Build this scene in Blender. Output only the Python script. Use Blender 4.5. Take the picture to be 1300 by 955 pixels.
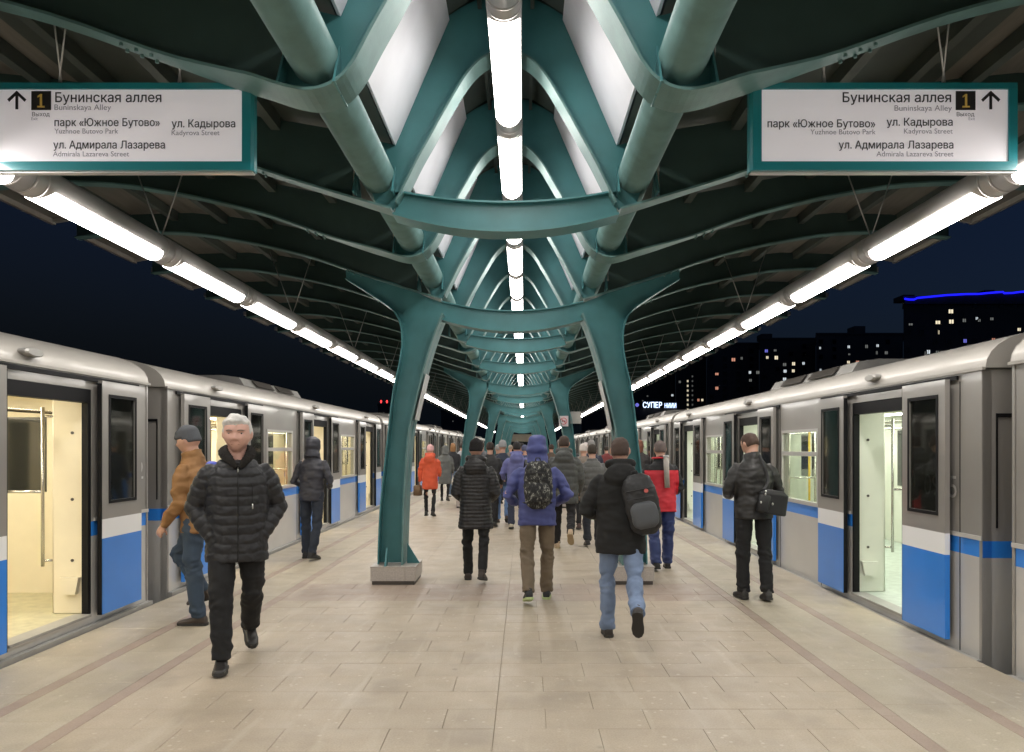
import bpy, bmesh, math, random
from mathutils import Vector, Matrix, noise
import numpy as np
random.seed(7)
sc = bpy.context.scene
COL = bpy.data.collections.new('place'); sc.collection.children.link(COL)
PLACE = bpy.context.view_layer.layer_collection.children[0]
PLACE.exclude = True      # keeps modifier evaluation quick while building; switched back on at the end
for _o in list(bpy.data.objects): bpy.data.objects.remove(_o)
EYE = 1.62          # camera height, metres
FPX = 960.0         # focal length in photograph pixels
VPX, VPY = 665.0, 568.0
# ---------------------------------------------------------------- camera
cam_d = bpy.data.cameras.new('camera'); cam = bpy.data.objects.new('camera', cam_d); sc.collection.objects.link(cam)
cam.location = (0, 0, EYE); cam.rotation_euler = (math.radians(90), 0, 0)
cam_d.sensor_width = 36; cam_d.lens = FPX/1300*36
cam_d.shift_x = -(VPX-650)/1300; cam_d.shift_y = (VPY-477.5)/1300
cam_d.clip_start = 0.05; cam_d.clip_end = 3000
sc.camera = cam
# ---------------------------------------------------------------- sky (late dusk, sun far below the horizon)
w = bpy.data.worlds.new('World'); sc.world = w; w.use_nodes = True
nt = w.node_tree; nt.nodes.clear()
sky = nt.nodes.new('ShaderNodeTexSky'); sky.sky_type = 'NISHITA'; sky.sun_disc = False
sky.sun_elevation = math.radians(-3); sky.sun_rotation = math.radians(110)
bg = nt.nodes.new('ShaderNodeBackground'); out = nt.nodes.new('ShaderNodeOutputWorld')
mulc = nt.nodes.new('ShaderNodeMixRGB'); mulc.blend_type = 'MULTIPLY'; mulc.inputs[0].default_value = 1
mulc.inputs[2].default_value = (.42, .92, 2.5, 1)
nt.links.new(sky.outputs[0], mulc.inputs[1]); addc = nt.nodes.new('ShaderNodeMixRGB'); addc.blend_type = 'ADD'; addc.inputs[0].default_value = 1
addc.inputs[2].default_value = (.020, .034, .055, 1)     # even city glow
nt.links.new(mulc.outputs[0], addc.inputs[1]); nt.links.new(addc.outputs[0], bg.inputs[0])
bg.inputs[1].default_value = 0.09
nt.links.new(bg.outputs[0], out.inputs[0])
sc.view_settings.view_transform = 'Standard'; sc.view_settings.look = 'None'
sc.view_settings.exposure = 0.22; sc.view_settings.gamma = 1
sc.render.engine = 'CYCLES'
cy = sc.cycles
cy.use_denoising = True; cy.max_bounces = 6; cy.diffuse_bounces = 3; cy.glossy_bounces = 3
cy.transparent_max_bounces = 12; cy.transmission_bounces = 4; cy.sample_clamp_indirect = 4; cy.sample_clamp_direct = 0
cy.caustics_reflective = False; cy.caustics_refractive = False
TUBE_E = 23.0       # emission of the lit lamp covers
CAR_E_L, CAR_E_R = 22.0, 16.0

# ---------------------------------------------------------------- helpers
def mat(name, col, rough=.5, metal=0., var=0., vs=4., bump=0., bs=60., emit=0., coat=0., stretch=None, rnd=0.):
    m = bpy.data.materials.new(name); m.use_nodes = True
    n = m.node_tree; b = n.nodes['Principled BSDF']
    b.inputs['Base Color'].default_value = (*col, 1); b.inputs['Roughness'].default_value = rough
    b.inputs['Metallic'].default_value = metal
    if coat: b.inputs['Coat Weight'].default_value = coat; b.inputs['Coat Roughness'].default_value = .08
    if emit:
        b.inputs['Emission Color'].default_value = (*col, 1); b.inputs['Emission Strength'].default_value = emit
    if var or bump or rnd:
        tc = n.nodes.new('ShaderNodeTexCoord'); mp = n.nodes.new('ShaderNodeMapping')
        n.links.new(tc.outputs['Object'], mp.inputs[0])
        if stretch: mp.inputs['Scale'].default_value = stretch
    if var or rnd:
        nz = n.nodes.new('ShaderNodeTexNoise'); nz.inputs['Scale'].default_value = vs; nz.inputs['Detail'].default_value = 6
        n.links.new(mp.outputs[0], nz.inputs['Vector'])
        mr = n.nodes.new('ShaderNodeMapRange'); mr.inputs[1].default_value = .25; mr.inputs[2].default_value = .75
        mr.inputs[3].default_value = 1-var; mr.inputs[4].default_value = 1+var
        n.links.new(nz.outputs[0], mr.inputs[0])
        src = mr.outputs[0]
        if rnd:
            oi = n.nodes.new('ShaderNodeObjectInfo'); m2 = n.nodes.new('ShaderNodeMapRange')
            m2.inputs[3].default_value = 1-rnd; m2.inputs[4].default_value = 1+rnd
            n.links.new(oi.outputs['Random'], m2.inputs[0])
            mm = n.nodes.new('ShaderNodeMath'); mm.operation = 'MULTIPLY'
            n.links.new(src, mm.inputs[0]); n.links.new(m2.outputs[0], mm.inputs[1]); src = mm.outputs[0]
        vm = n.nodes.new('ShaderNodeVectorMath'); vm.operation = 'SCALE'; vm.inputs[0].default_value = col
        n.links.new(src, vm.inputs['Scale']); n.links.new(vm.outputs[0], b.inputs['Base Color'])
    if bump:
        n2 = n.nodes.new('ShaderNodeTexNoise'); n2.inputs['Scale'].default_value = bs; n2.inputs['Detail'].default_value = 5
        n.links.new(mp.outputs[0], n2.inputs['Vector'])
        bp = n.nodes.new('ShaderNodeBump'); bp.inputs['Strength'].default_value = bump; bp.inputs['Distance'].default_value = .01
        n.links.new(n2.outputs[0], bp.inputs['Height']); n.links.new(bp.outputs[0], b.inputs['Normal'])
    return m

def tag(o, label=None, cat=None, group=None, kind=None):
    if label: o['label'] = label
    if cat: o['category'] = cat
    if group: o['group'] = group
    if kind: o['kind'] = kind
    return o

def empty(name, loc=(0, 0, 0), rz=0., parent=None):
    o = bpy.data.objects.new(name, None); COL.objects.link(o); o.location = loc; o.rotation_euler = (0, 0, rz)
    o.empty_display_size = .1
    if parent: o.parent = parent
    return o

def link_mesh(name, me, parent=None, loc=None):
    o = bpy.data.objects.new(name, me); COL.objects.link(o)
    if parent: o.parent = parent
    if loc: o.location = loc
    return o

class MB:
    def __init__(s): s.v = []; s.f = []; s.m = []; s.s = []
    def add(s, vs, fs, mi=0, sm=False):
        k = len(s.v); s.v += [tuple(p) for p in vs]
        for f in fs: s.f.append([i+k for i in f]); s.m.append(mi); s.s.append(sm)
        return s
    def box(s, x0, x1, y0, y1, z0, z1, mi=0):
        if x0 > x1: x0, x1 = x1, x0
        vs = [(x, y, z) for x in (x0, x1) for y in (y0, y1) for z in (z0, z1)]
        return s.add(vs, [(0, 1, 3, 2), (4, 6, 7, 5), (0, 4, 5, 1), (2, 3, 7, 6), (0, 2, 6, 4), (1, 5, 7, 3)], mi)
    def prism(s, pts, ax, a, b, mi=0, sm=False, caps=True):
        n = len(pts)
        def P(p, t): return (t, p[0], p[1]) if ax == 0 else ((p[0], t, p[1]) if ax == 1 else (p[0], p[1], t))
        vs = [P(p, a) for p in pts] + [P(p, b) for p in pts]
        k = len(s.v); s.v += vs
        for i in range(n):
            j = (i+1) % n; s.f.append([k+i, k+j, k+n+j, k+n+i]); s.m.append(mi); s.s.append(sm)
        if caps:
            s.f.append([k+i for i in range(n)]); s.m.append(mi); s.s.append(False)
            s.f.append([k+n+i for i in range(n)][::-1]); s.m.append(mi); s.s.append(False)
        return s
    def loft(s, rings, mi=0, sm=True, caps=True, closed=True):
        n = len(rings[0]); k = len(s.v)
        for r in rings: s.v += [tuple(p) for p in r]
        for a in range(len(rings)-1):
            for i in range(n if closed else n-1):
                j = (i+1) % n
                s.f.append([k+a*n+i, k+a*n+j, k+(a+1)*n+j, k+(a+1)*n+i]); s.m.append(mi); s.s.append(sm)
        if caps:
            s.f.append([k+i for i in range(n)][::-1]); s.m.append(mi); s.s.append(False)
            s.f.append([k+(len(rings)-1)*n+i for i in range(n)]); s.m.append(mi); s.s.append(False)
        return s
    def tube(s, pts, r, seg=10, mi=0, sm=True):
        pts = [Vector(p) for p in pts]; rs = r if isinstance(r, (list, tuple)) else [r]*len(pts)
        rings = []; up = None
        for i, p in enumerate(pts):
            t = (pts[min(i+1, len(pts)-1)]-pts[max(i-1, 0)]).normalized()
            if up is None:
                up = Vector((0, 0, 1)) if abs(t.z) < .9 else Vector((1, 0, 0))
            a = t.cross(up).normalized(); b = a.cross(t).normalized(); up = b
            rr = rs[i]; ra, rb = (rr if isinstance(rr, tuple) else (rr, rr))
            rings.append([p + a*(ra*math.cos(2*math.pi*k/seg)) + b*(rb*math.sin(2*math.pi*k/seg)) for k in range(seg)])
        return s.loft(rings, mi, sm)
    def ribbon(s, pts, wid, th=.016, mi=0):
        # steel flange following pts (x,z); wid = full width along y, th = thickness to the side of the curve's normal
        n = len(pts); rings = []
        for i, p in enumerate(pts):
            a = pts[max(i-1, 0)]; b = pts[min(i+1, n-1)]
            tx, tz = b[0]-a[0], b[1]-a[1]; l = math.hypot(tx, tz) or 1; nx, nz = tz/l, -tx/l
            w = (wid[i] if isinstance(wid, (list, tuple)) else wid)/2
            rings.append([(p[0], -w, p[1]), (p[0], w, p[1]), (p[0]+nx*th, w, p[1]+nz*th), (p[0]+nx*th, -w, p[1]+nz*th)])
        return s.loft(rings, mi, False)
    def mesh(s, name, mats):
        me = bpy.data.meshes.new(name); me.from_pydata(s.v, [], s.f)
        for m in (mats if isinstance(mats, (list, tuple)) else [mats]): me.materials.append(m)
        me.polygons.foreach_set('material_index', s.m); me.polygons.foreach_set('use_smooth', s.s)
        bm = bmesh.new(); bm.from_mesh(me); bmesh.ops.recalc_face_normals(bm, faces=bm.faces); bm.to_mesh(me); bm.free()
        me.update(); return me
    def build(s, name, mats, parent=None, loc=None):
        return link_mesh(name, s.mesh(name, mats), parent, loc)

def curve(pts, n=3):
    # Catmull-Rom through the points
    out_ = []
    P = [pts[0]] + list(pts) + [pts[-1]]
    for i in range(1, len(P)-2):
        for k in range(n):
            t = k/n; p0, p1, p2, p3 = P[i-1], P[i], P[i+1], P[i+2]
            out_.append(tuple(.5*((2*p1[c]) + (-p0[c]+p2[c])*t + (2*p0[c]-5*p1[c]+4*p2[c]-p3[c])*t*t + (-p0[c]+3*p1[c]-3*p2[c]+p3[c])*t**3) for c in range(len(p1))))
    out_.append(tuple(pts[-1])); return out_

def copy_tree(o, parent=None):
    c = o.copy(); COL.objects.link(c)
    if parent: c.parent = parent
    for ch in list(o.children): copy_tree(ch, c)
    return c

from mathutils.geometry import delaunay_2d_cdt
def text(name, body, size, m, parent, loc, rot=(math.pi/2, 0, 0), align='LEFT', width=None, ext=.001, bold=0.):
    """flat lettering; every closed outline is filled on its own so overlapping strokes stay clean"""
    cu = bpy.data.curves.new('tmp', 'FONT'); cu.body = body; cu.size = size; cu.align_x = align
    t = bpy.data.objects.new('tmp', cu); sc.collection.objects.link(t)
    dg = bpy.context.evaluated_depsgraph_get()
    cv = t.evaluated_get(dg).to_curve(dg)
    loops = []
    for sp in cv.splines:
        bp = sp.bezier_points; pts = []
        if len(bp):
            n = len(bp)
            for i in range(n):
                p0, p1 = bp[i], bp[(i+1) % n]
                a0, a1, a2, a3 = p0.co, p0.handle_right, p1.handle_left, p1.co
                straight = (a1-a0).length < 1e-6 and (a2-a3).length < 1e-6
                for k in range(1 if straight else 4):
                    u = k/4; pts.append(a0*(1-u)**3+a1*3*u*(1-u)**2+a2*3*u*u*(1-u)+a3*u**3)
        else: pts = [Vector(p.co[:3]) for p in sp.points]
        q = []
        for p in pts:
            if not q or (p-q[-1]).length > size*1e-3: q.append(Vector((p.x, p.y, 0)))
        if len(q) > 2 and (q[0]-q[-1]).length < size*1e-3: q.pop()
        if len(q) > 2: loops.append(q)
    t.to_curve_clear() if hasattr(t, 'to_curve_clear') else None
    bpy.data.objects.remove(t)
    def inside(p, q):
        c = False
        for i in range(len(q)):
            a_, b_ = q[i], q[i-1]
            if (a_.y > p.y) != (b_.y > p.y) and p.x < (b_.x-a_.x)*(p.y-a_.y)/(b_.y-a_.y)+a_.x: c = not c
        return c
    def depth(q): return sum(1 for w_ in loops if w_ is not q and all(inside(p, w_) for p in q))
    outs = [q for q in loops if depth(q) % 2 == 0]; holes = [q for q in loops if depth(q) % 2 == 1]
    bb = {id(q): (min(p.x for p in q), max(p.x for p in q), min(p.y for p in q), max(p.y for p in q)) for q in loops}
    def hit(c, q): b_ = bb[id(q)]; return b_[0] <= c.x <= b_[1] and b_[2] <= c.y <= b_[3] and inside(c, q)
    pts = []; eds = []
    for q in loops:
        k0 = len(pts); pts += [p.xy for p in q]; eds += [(k0+i_, k0+(i_+1) % len(q)) for i_ in range(len(q))]
    vo, _, fo, _, _, _ = delaunay_2d_cdt(pts, eds, [], 0, 1e-7)
    keep = []
    for f in fo:
        c = sum((vo[i_] for i_ in f), Vector((0, 0)))/len(f)
        if any(hit(c, q) for q in outs) and not any(hit(c, q) for q in holes): keep.append(tuple(f))
    mb = MB()
    for n, (dx, dy) in enumerate([(0, 0)] if not bold else [(-bold*size, 0), (bold*size, 0), (0, bold*size*.8), (0, -bold*size*.8)]):
        mb.add([(p.x+dx, p.y+dy, ext+.00008*n) for p in vo], keep)
    me = mb.mesh(name, m)
    o = link_mesh(name, me, parent, loc); o.rotation_euler = rot
    if width:
        xs = [v.co.x for v in me.vertices]; o.scale = (width/(max(xs)-min(xs)), 1, 1)
    return o

# ---------------------------------------------------------------- materials
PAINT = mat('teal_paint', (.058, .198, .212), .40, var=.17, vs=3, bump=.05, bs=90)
PAINTW = mat('teal_paint_greyish', (.11, .215, .21), .45, var=.2, vs=6, bump=.08, bs=60)  # paler, greyer teal for flanges, pipes and splice plates
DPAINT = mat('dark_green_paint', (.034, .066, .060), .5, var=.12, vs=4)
DECK = mat('dark_deck', (.062, .078, .070), .6, var=.25, vs=2)
DECKL = mat('beige_deck', (.18, .17, .148), .55, var=.15, vs=3, bump=.2, bs=8, stretch=(8, 1, 1))
EDGEM = mat('pale_edge_metal', (.45, .43, .40), .4, .3, var=.1)
WHITEP = mat('white_panel', (.66, .67, .73), .5, var=.07, vs=3)
HOUSE = mat('lamp_housing', (.44, .42, .41), .35, .35, var=.06, vs=3)
TUBE = mat('lamp_cover', (1, .955, .90), .4, emit=TUBE_E)
WIRE = mat('steel_wire', (.45, .45, .45), .35, .8)
GRAN = mat('plinth_granite', (.44, .40, .36), .45, var=.18, vs=60, rnd=.04)
BLACK = mat('black_rubber', (.007, .007, .008), .6, var=.2); BLACK.node_tree.nodes['Principled BSDF'].inputs['Specular IOR Level'].default_value = .2
SILV = mat('silver_body', (.60, .585, .56), .36, .35, var=.05, vs=2, bump=.03, bs=4, coat=.2)
TAUPE = mat('taupe_body', (.325, .308, .286), .32, .25, var=.06, vs=2, bump=.03, bs=3, coat=.4)
ROOFM = mat('train_roof', (.35, .33, .30), .52, .25, var=.10, vs=2, stretch=(1, .3, 1), bump=.03, bs=6, coat=.12)
DROOF = mat('roof_end_grey', (.16, .165, .15), .5, var=.08)
BLUE = mat('blue_band', (.028, .22, .72), .30, var=.05, vs=2, coat=.4)
WHITEB = mat('white_band', (.84, .84, .84), .32, coat=.3)
CREAML = mat('cream_lining', (.82, .74, .56), .45, var=.04)
CREAMR = mat('pale_lining', (.78, .80, .70), .45, var=.04)
LINOL = mat('linoleum_warm', (.50, .46, .30), .5, var=.15, vs=12)
LINOR = mat('linoleum_pale', (.50, .56, .50), .5, var=.15, vs=12)
STEEL = mat('polished_rail', (.62, .60, .56), .22, .9)
YELLOW = mat('yellow_rail', (.75, .50, .04), .4)
SEAT = mat('seat_cloth', (.32, .16, .06), .8, var=.2, vs=30)
LEDGE = mat('ledge_metal', (.36, .35, .33), .45, .3, var=.12, vs=5)
BOLT = mat('bolt_dark', (.10, .09, .08), .4, .5)
CHROME = mat('chrome', (.75, .74, .72), .28, .9)
def glassmat(name, tint, f0):
    m = bpy.data.materials.new(name); m.use_nodes = True; n = m.node_tree; n.nodes.clear()
    o = n.nodes.new('ShaderNodeOutputMaterial'); t = n.nodes.new('ShaderNodeBsdfTransparent'); g = n.nodes.new('ShaderNodeBsdfGlossy')
    mx = n.nodes.new('ShaderNodeMixShader'); lw = n.nodes.new('ShaderNodeLayerWeight'); lw.inputs[0].default_value = .5
    pw = n.nodes.new('ShaderNodeMath'); pw.operation = 'POWER'; pw.inputs[1].default_value = 4
    ma = n.nodes.new('ShaderNodeMath'); ma.operation = 'MULTIPLY_ADD'; ma.inputs[1].default_value = .55; ma.inputs[2].default_value = f0
    t.inputs[0].default_value = (*tint, 1); g.inputs['Roughness'].default_value = .04; g.inputs[0].default_value = (.95, .95, .95, 1)
    n.links.new(lw.outputs['Facing'], pw.inputs[0]); n.links.new(pw.outputs[0], ma.inputs[0]); n.links.new(ma.outputs[0], mx.inputs[0])
    n.links.new(t.outputs[0], mx.inputs[1]); n.links.new(g.outputs[0], mx.inputs[2]); n.links.new(mx.outputs[0], o.inputs[0])
    return m
GLASS = glassmat('window_glass', (.93, .95, .91), .03)
GLASSD = glassmat('tinted_glass', (.50, .52, .50), .05)
NIGHTG = mat('night_glass', (.02, .022, .022), .06, coat=1)

def floor_mat(name, base, rnd, speck=True, pink=False):
    m = bpy.data.materials.new(name); m.use_nodes = True; n = m.node_tree; b = n.nodes['Principled BSDF']
    N = n.nodes.new; L = n.links.new
    geo = N('ShaderNodeNewGeometry'); pos = geo.outputs['Position']
    def noi(sc_, det=5):
        q = N('ShaderNodeTexNoise'); q.inputs['Scale'].default_value = sc_; q.inputs['Detail'].default_value = det; L(pos, q.inputs['Vector']); return q.outputs[0]
    def rng(s, a, b_, c, d):
        q = N('ShaderNodeMapRange'); q.inputs[1].default_value = a; q.inputs[2].default_value = b_; q.inputs[3].default_value = c; q.inputs[4].default_value = d
        L(s, q.inputs[0]); return q.outputs[0]
    def mul(a, b_):
        q = N('ShaderNodeMath'); q.operation = 'MULTIPLY'; L(a, q.inputs[0]); L(b_, q.inputs[1]); return q.outputs[0]
    v = mul(rng(noi(.7), .3, .7, .90, 1.08), rng(noi(90, 3), .3, .7, .90, 1.10))
    v = mul(v, rng(noi(5), .3, .7, .95, 1.05))
    oi = N('ShaderNodeObjectInfo'); v = mul(v, rng(oi.outputs['Random'], 0, 1, 1-rnd, 1+rnd))
    vs = N('ShaderNodeVectorMath'); vs.operation = 'SCALE'; vs.inputs[0].default_value = base; L(v, vs.inputs['Scale']); colr = vs.outputs[0]
    if speck:
        vo = N('ShaderNodeTexVoronoi'); vo.inputs['Scale'].default_value = 14; L(pos, vo.inputs['Vector'])
        sp = rng(vo.outputs['Distance'], .10, .20, 1, 0)
        sel = rng(noi(3, 2), .48, .60, 0, .45)
        mx = N('ShaderNodeMixRGB'); mx.inputs[2].default_value = (.62, .56, .46, 1); L(mul(sp, sel), mx.inputs[0]); L(colr, mx.inputs[1]); colr = mx.outputs[0]
        d = rng(noi(1.6, 10), .54, .72, 0, .42)
        mx = N('ShaderNodeMixRGB'); mx.inputs[2].default_value = (.20, .165, .13, 1); L(d, mx.inputs[0]); L(colr, mx.inputs[1]); colr = mx.outputs[0]
    if speck:
        vo = N('ShaderNodeTexVoronoi'); vo.inputs['Scale'].default_value = 2.7; vo.inputs['Randomness'].default_value = 1; L(pos, vo.inputs['Vector'])
        sp = rng(vo.outputs['Distance'], .035, .075, .38, 0)
        v2 = N('ShaderNodeTexVoronoi'); v2.inputs['Scale'].default_value = 6.5; L(pos, v2.inputs['Vector'])
        mx = N('ShaderNodeMixRGB'); mx.inputs[2].default_value = (.60, .54, .44, 1); L(mul(rng(v2.outputs['Distance'], .06, .13, .5, 0), rng(noi(26, 3), .42, .52, 0, 1)), mx.inputs[0]); L(colr, mx.inputs[1]); colr = mx.outputs[0]
        mx = N('ShaderNodeMixRGB'); mx.inputs[2].default_value = (.12, .10, .085, 1); L(mul(sp, rng(noi(9, 4), .45, .6, 0, 1)), mx.inputs[0]); L(colr, mx.inputs[1]); colr = mx.outputs[0]
        mp = N('ShaderNodeMapping'); mp.inputs['Scale'].default_value = (5.5, .8, 1); L(pos, mp.inputs[0])
        q = N('ShaderNodeTexNoise'); q.inputs['Scale'].default_value = 1.4; q.inputs['Detail'].default_value = 9; q.inputs['Distortion'].default_value = .6; L(mp.outputs[0], q.inputs['Vector'])
        mx = N('ShaderNodeMixRGB'); mx.inputs[2].default_value = (.50, .45, .37, 1); L(rng(q.outputs[0], .55, .72, 0, .35), mx.inputs[0]); L(colr, mx.inputs[1]); colr = mx.outputs[0]
    L(colr, b.inputs['Base Color'])
    L(rng(noi(3.3), .3, .7, .38, .60), b.inputs['Roughness'])
    bp = N('ShaderNodeBump'); bp.inputs['Strength'].default_value = .12; bp.inputs['Distance'].default_value = .004
    L(noi(140, 2), bp.inputs['Height']); L(bp.outputs[0], b.inputs['Normal'])
    return m
FB = (.385, .320, .242)
SLAB = floor_mat('granite_slab', FB, .014)
SLABP = floor_mat('granite_slab_pinkish', (.335, .262, .208), .02)
SLABE = floor_mat('granite_edge_slab', (.385, .332, .252), .02, speck=True)
STRIP = floor_mat('reddish_granite_strip', (.315, .242, .192), .04, speck=False)
JOINT = mat('joint_filler', (.16, .13, .10), .9, var=.9, vs=1.7)
JOINT = mat('joint_filler', (.300, .250, .190), .9, var=.60, vs=2.3)
# ================================================================ SETTING
XC = -0.135                 # centre line of the canopy
XL, XR = -3.90, 3.52        # platform-side faces of the two trains
YEND = 82.0
DARKG = mat('dark_ground', (.03, .03, .03), .9, var=.3, vs=.3)
g = MB().add([(-1500, -300, -1.3), (1500, -300, -1.3), (1500, 2500, -1.3), (-1500, 2500, -1.3)], [(0, 1, 2, 3)]).build('ground', DARKG)
tag(g, kind='structure')
MBX = MB()
plat = MB().box(XL+.075, XR-.075, -13, YEND, -1.29, -.006).build('platform_floor', JOINT)
tag(plat, 'beige granite paved island platform between the two trains', None, None, 'structure')
SX = (-2.98, -2.42, 2.10, 2.72)     # centres of the reddish strips
SX = (-3.19, -2.63, 2.21, 2.84)
SW = .10
slab_cache = {}
def slab(x0, x1, y0, y1, m, name='slab', dz=0.):
    gp = .0013
    key = (round(x1-x0, 3), round(y1-y0, 3), m.name)
    if key not in slab_cache:
        a, b = (x1-x0)/2-gp, (y1-y0)/2-gp*.45; bv = .002
        q = MB(); q.add([(-a, -b, -.03), (a, -b, -.03), (a, b, -.03), (-a, b, -.03), (-a, -b, -bv), (a, -b, -bv), (a, b, -bv), (-a, b, -bv),
                         (-a+bv, -b+bv, 0), (a-bv, -b+bv, 0), (a-bv, b-bv, 0), (-a+bv, b-bv, 0)],
                        [(0, 1, 5, 4), (1, 2, 6, 5), (2, 3, 7, 6), (3, 0, 4, 7), (4, 5, 9, 8), (5, 6, 10, 9), (6, 7, 11, 10), (7, 4, 8, 11), (8, 9, 10, 11)])
        slab_cache[key] = q.mesh(name, m)
    return link_mesh(name, slab_cache[key], plat, ((x0+x1)/2, (y0+y1)/2, dz))
mid0, mid1 = SX[1]+SW/2, SX[2]-SW/2
XJ = -.17                    # the long joint down the middle
def columns_of(row):
    st = (row % 2)*.3
    xs = [mid0]
    x = XJ - .6*4 + st - .6
    while x < mid1-.12:
        if x > mid0+.12 and abs(x-XJ) > .02 and not (x < XJ and x+.6 > XJ+.02 and False): xs.append(x)
        x += .6
    xs.append(XJ); xs.append(mid1)
    xs = sorted(set(round(v, 4) for v in xs)); return xs
PINK = [(y0, y0+1.05) for y0 in (7.92, 19.1, 30.3, 41.5, 52.7, 63.9)]
def is_pink(y): return any(a-.05 <= y < b-.1 for a, b in PINK)
y = 3.36; row = 0
while y < 9.3:
    xs = columns_of(row)
    for a, b in zip(xs[:-1], xs[1:]):
        slab(a, b, y, y+.33, SLABP if is_pink(y) else SLAB, dz=random.uniform(-.0008, .0008))
    y += .33; row += 1
Y1 = y
def rest(x0, x1, y0, y1, m, name):
    o = MB().box(x0+.0016, x1-.0016, y0, y1, -.03, 0).build(name, m, plat); return o
def rows(x0, x1, step, m, name, y0=3.36, ylim=16.0, off=0.):
    y = y0-off
    while y < ylim: slab(x0, x1, y, y+step, m, name); y += step
    rest(x0, x1, y, YEND, m, name); rest(x0, x1, -13, y0-off, m, name)
rows(XL+.078, SX[0]-SW/2, .9, SLABE, 'edge_slab', off=.2)
rows(SX[0]+SW/2, SX[1]-SW/2, .75, SLABE, 'edge_slab', off=.4)
rows(SX[2]+SW/2, SX[3]-SW/2, .75, SLABE, 'edge_slab', off=.1)
rows(SX[3]+SW/2, XR-.078, .9, SLABE, 'edge_slab', off=.5)
for x in SX: rows(x-SW/2, x+SW/2, 1.2, STRIP, 'strip_slab')
# beyond the first metres the slabs go on in longer fields, split at the cross bands
rest(mid0, XJ, -13, 3.36, SLAB, 'slab_field'); rest(XJ, mid1, -13, 3.36, SLAB, 'slab_field')
cuts = [Y1]
for a, b in PINK:
    if a > Y1: cuts += [a, b]
cuts.append(YEND)
big = []
yy = Y1; 
for i in range(len(cuts)-1):
    a, b = cuts[i], cuts[i+1]; pk = (i % 2 == 1)
    y = a
    while y < b-.01:
        y2 = min(y+.66, b)
        if y2 > 24: y2 = b
        for (u0, u1) in ((mid0, mid0+1.2), (mid0+1.2, XJ), (XJ, XJ+1.2), (XJ+1.2, mid1)):
            rest(u0, u1, y+.0016, y2-.0016, SLABP if pk else SLAB, 'slab_field')
        y = y2

# ---------------------------------------------------------------- canopy
can = empty('platform_canopy', (XC, 0, 0))
tag(can, 'long teal steel canopy of curved ribs, pipes and white skylight panels over the platform', 'canopy', None, 'thing')
E_ = EYE
W_ = [(1.82, 2.10), (2.36, 2.29), (2.9, 2.43), (3.4, 2.53), (3.9, 2.6), (4.6, 2.62), (5.3, 2.55)]
H_ = [(.66, 2.18), (.728, 2.05), (.765, 1.99), (.82, 1.925), (.90, 1.878), (1.0, 1.862), (1.12, 1.885), (1.25, 1.928), (1.45, 1.985)]
L_ = [(0, 2.975), (.12, 2.955), (.22, 2.89), (.315, 2.78), (.40, 2.64), (.495, 2.478), (.57, 2.34)]
S_ = [(.66, 2.18), (.75, 2.0), (.83, 1.84)]
T_ = [(5.3, 2.72), (4.6, 2.83), (3.9, 2.85), (3.4, 2.8), (2.9, 2.72), (2.4, 2.62), (1.9, 2.52), (1.3, 2.42), (.90, 2.31)]
O_ = [(.86, 2.30), (.44, 3.28), (.22, 3.42), (0, 3.46)]
def up(pts): return [(x, z+E_) for x, z in pts]
def mir(pts): return [(-x, z) for x, z in pts]
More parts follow.
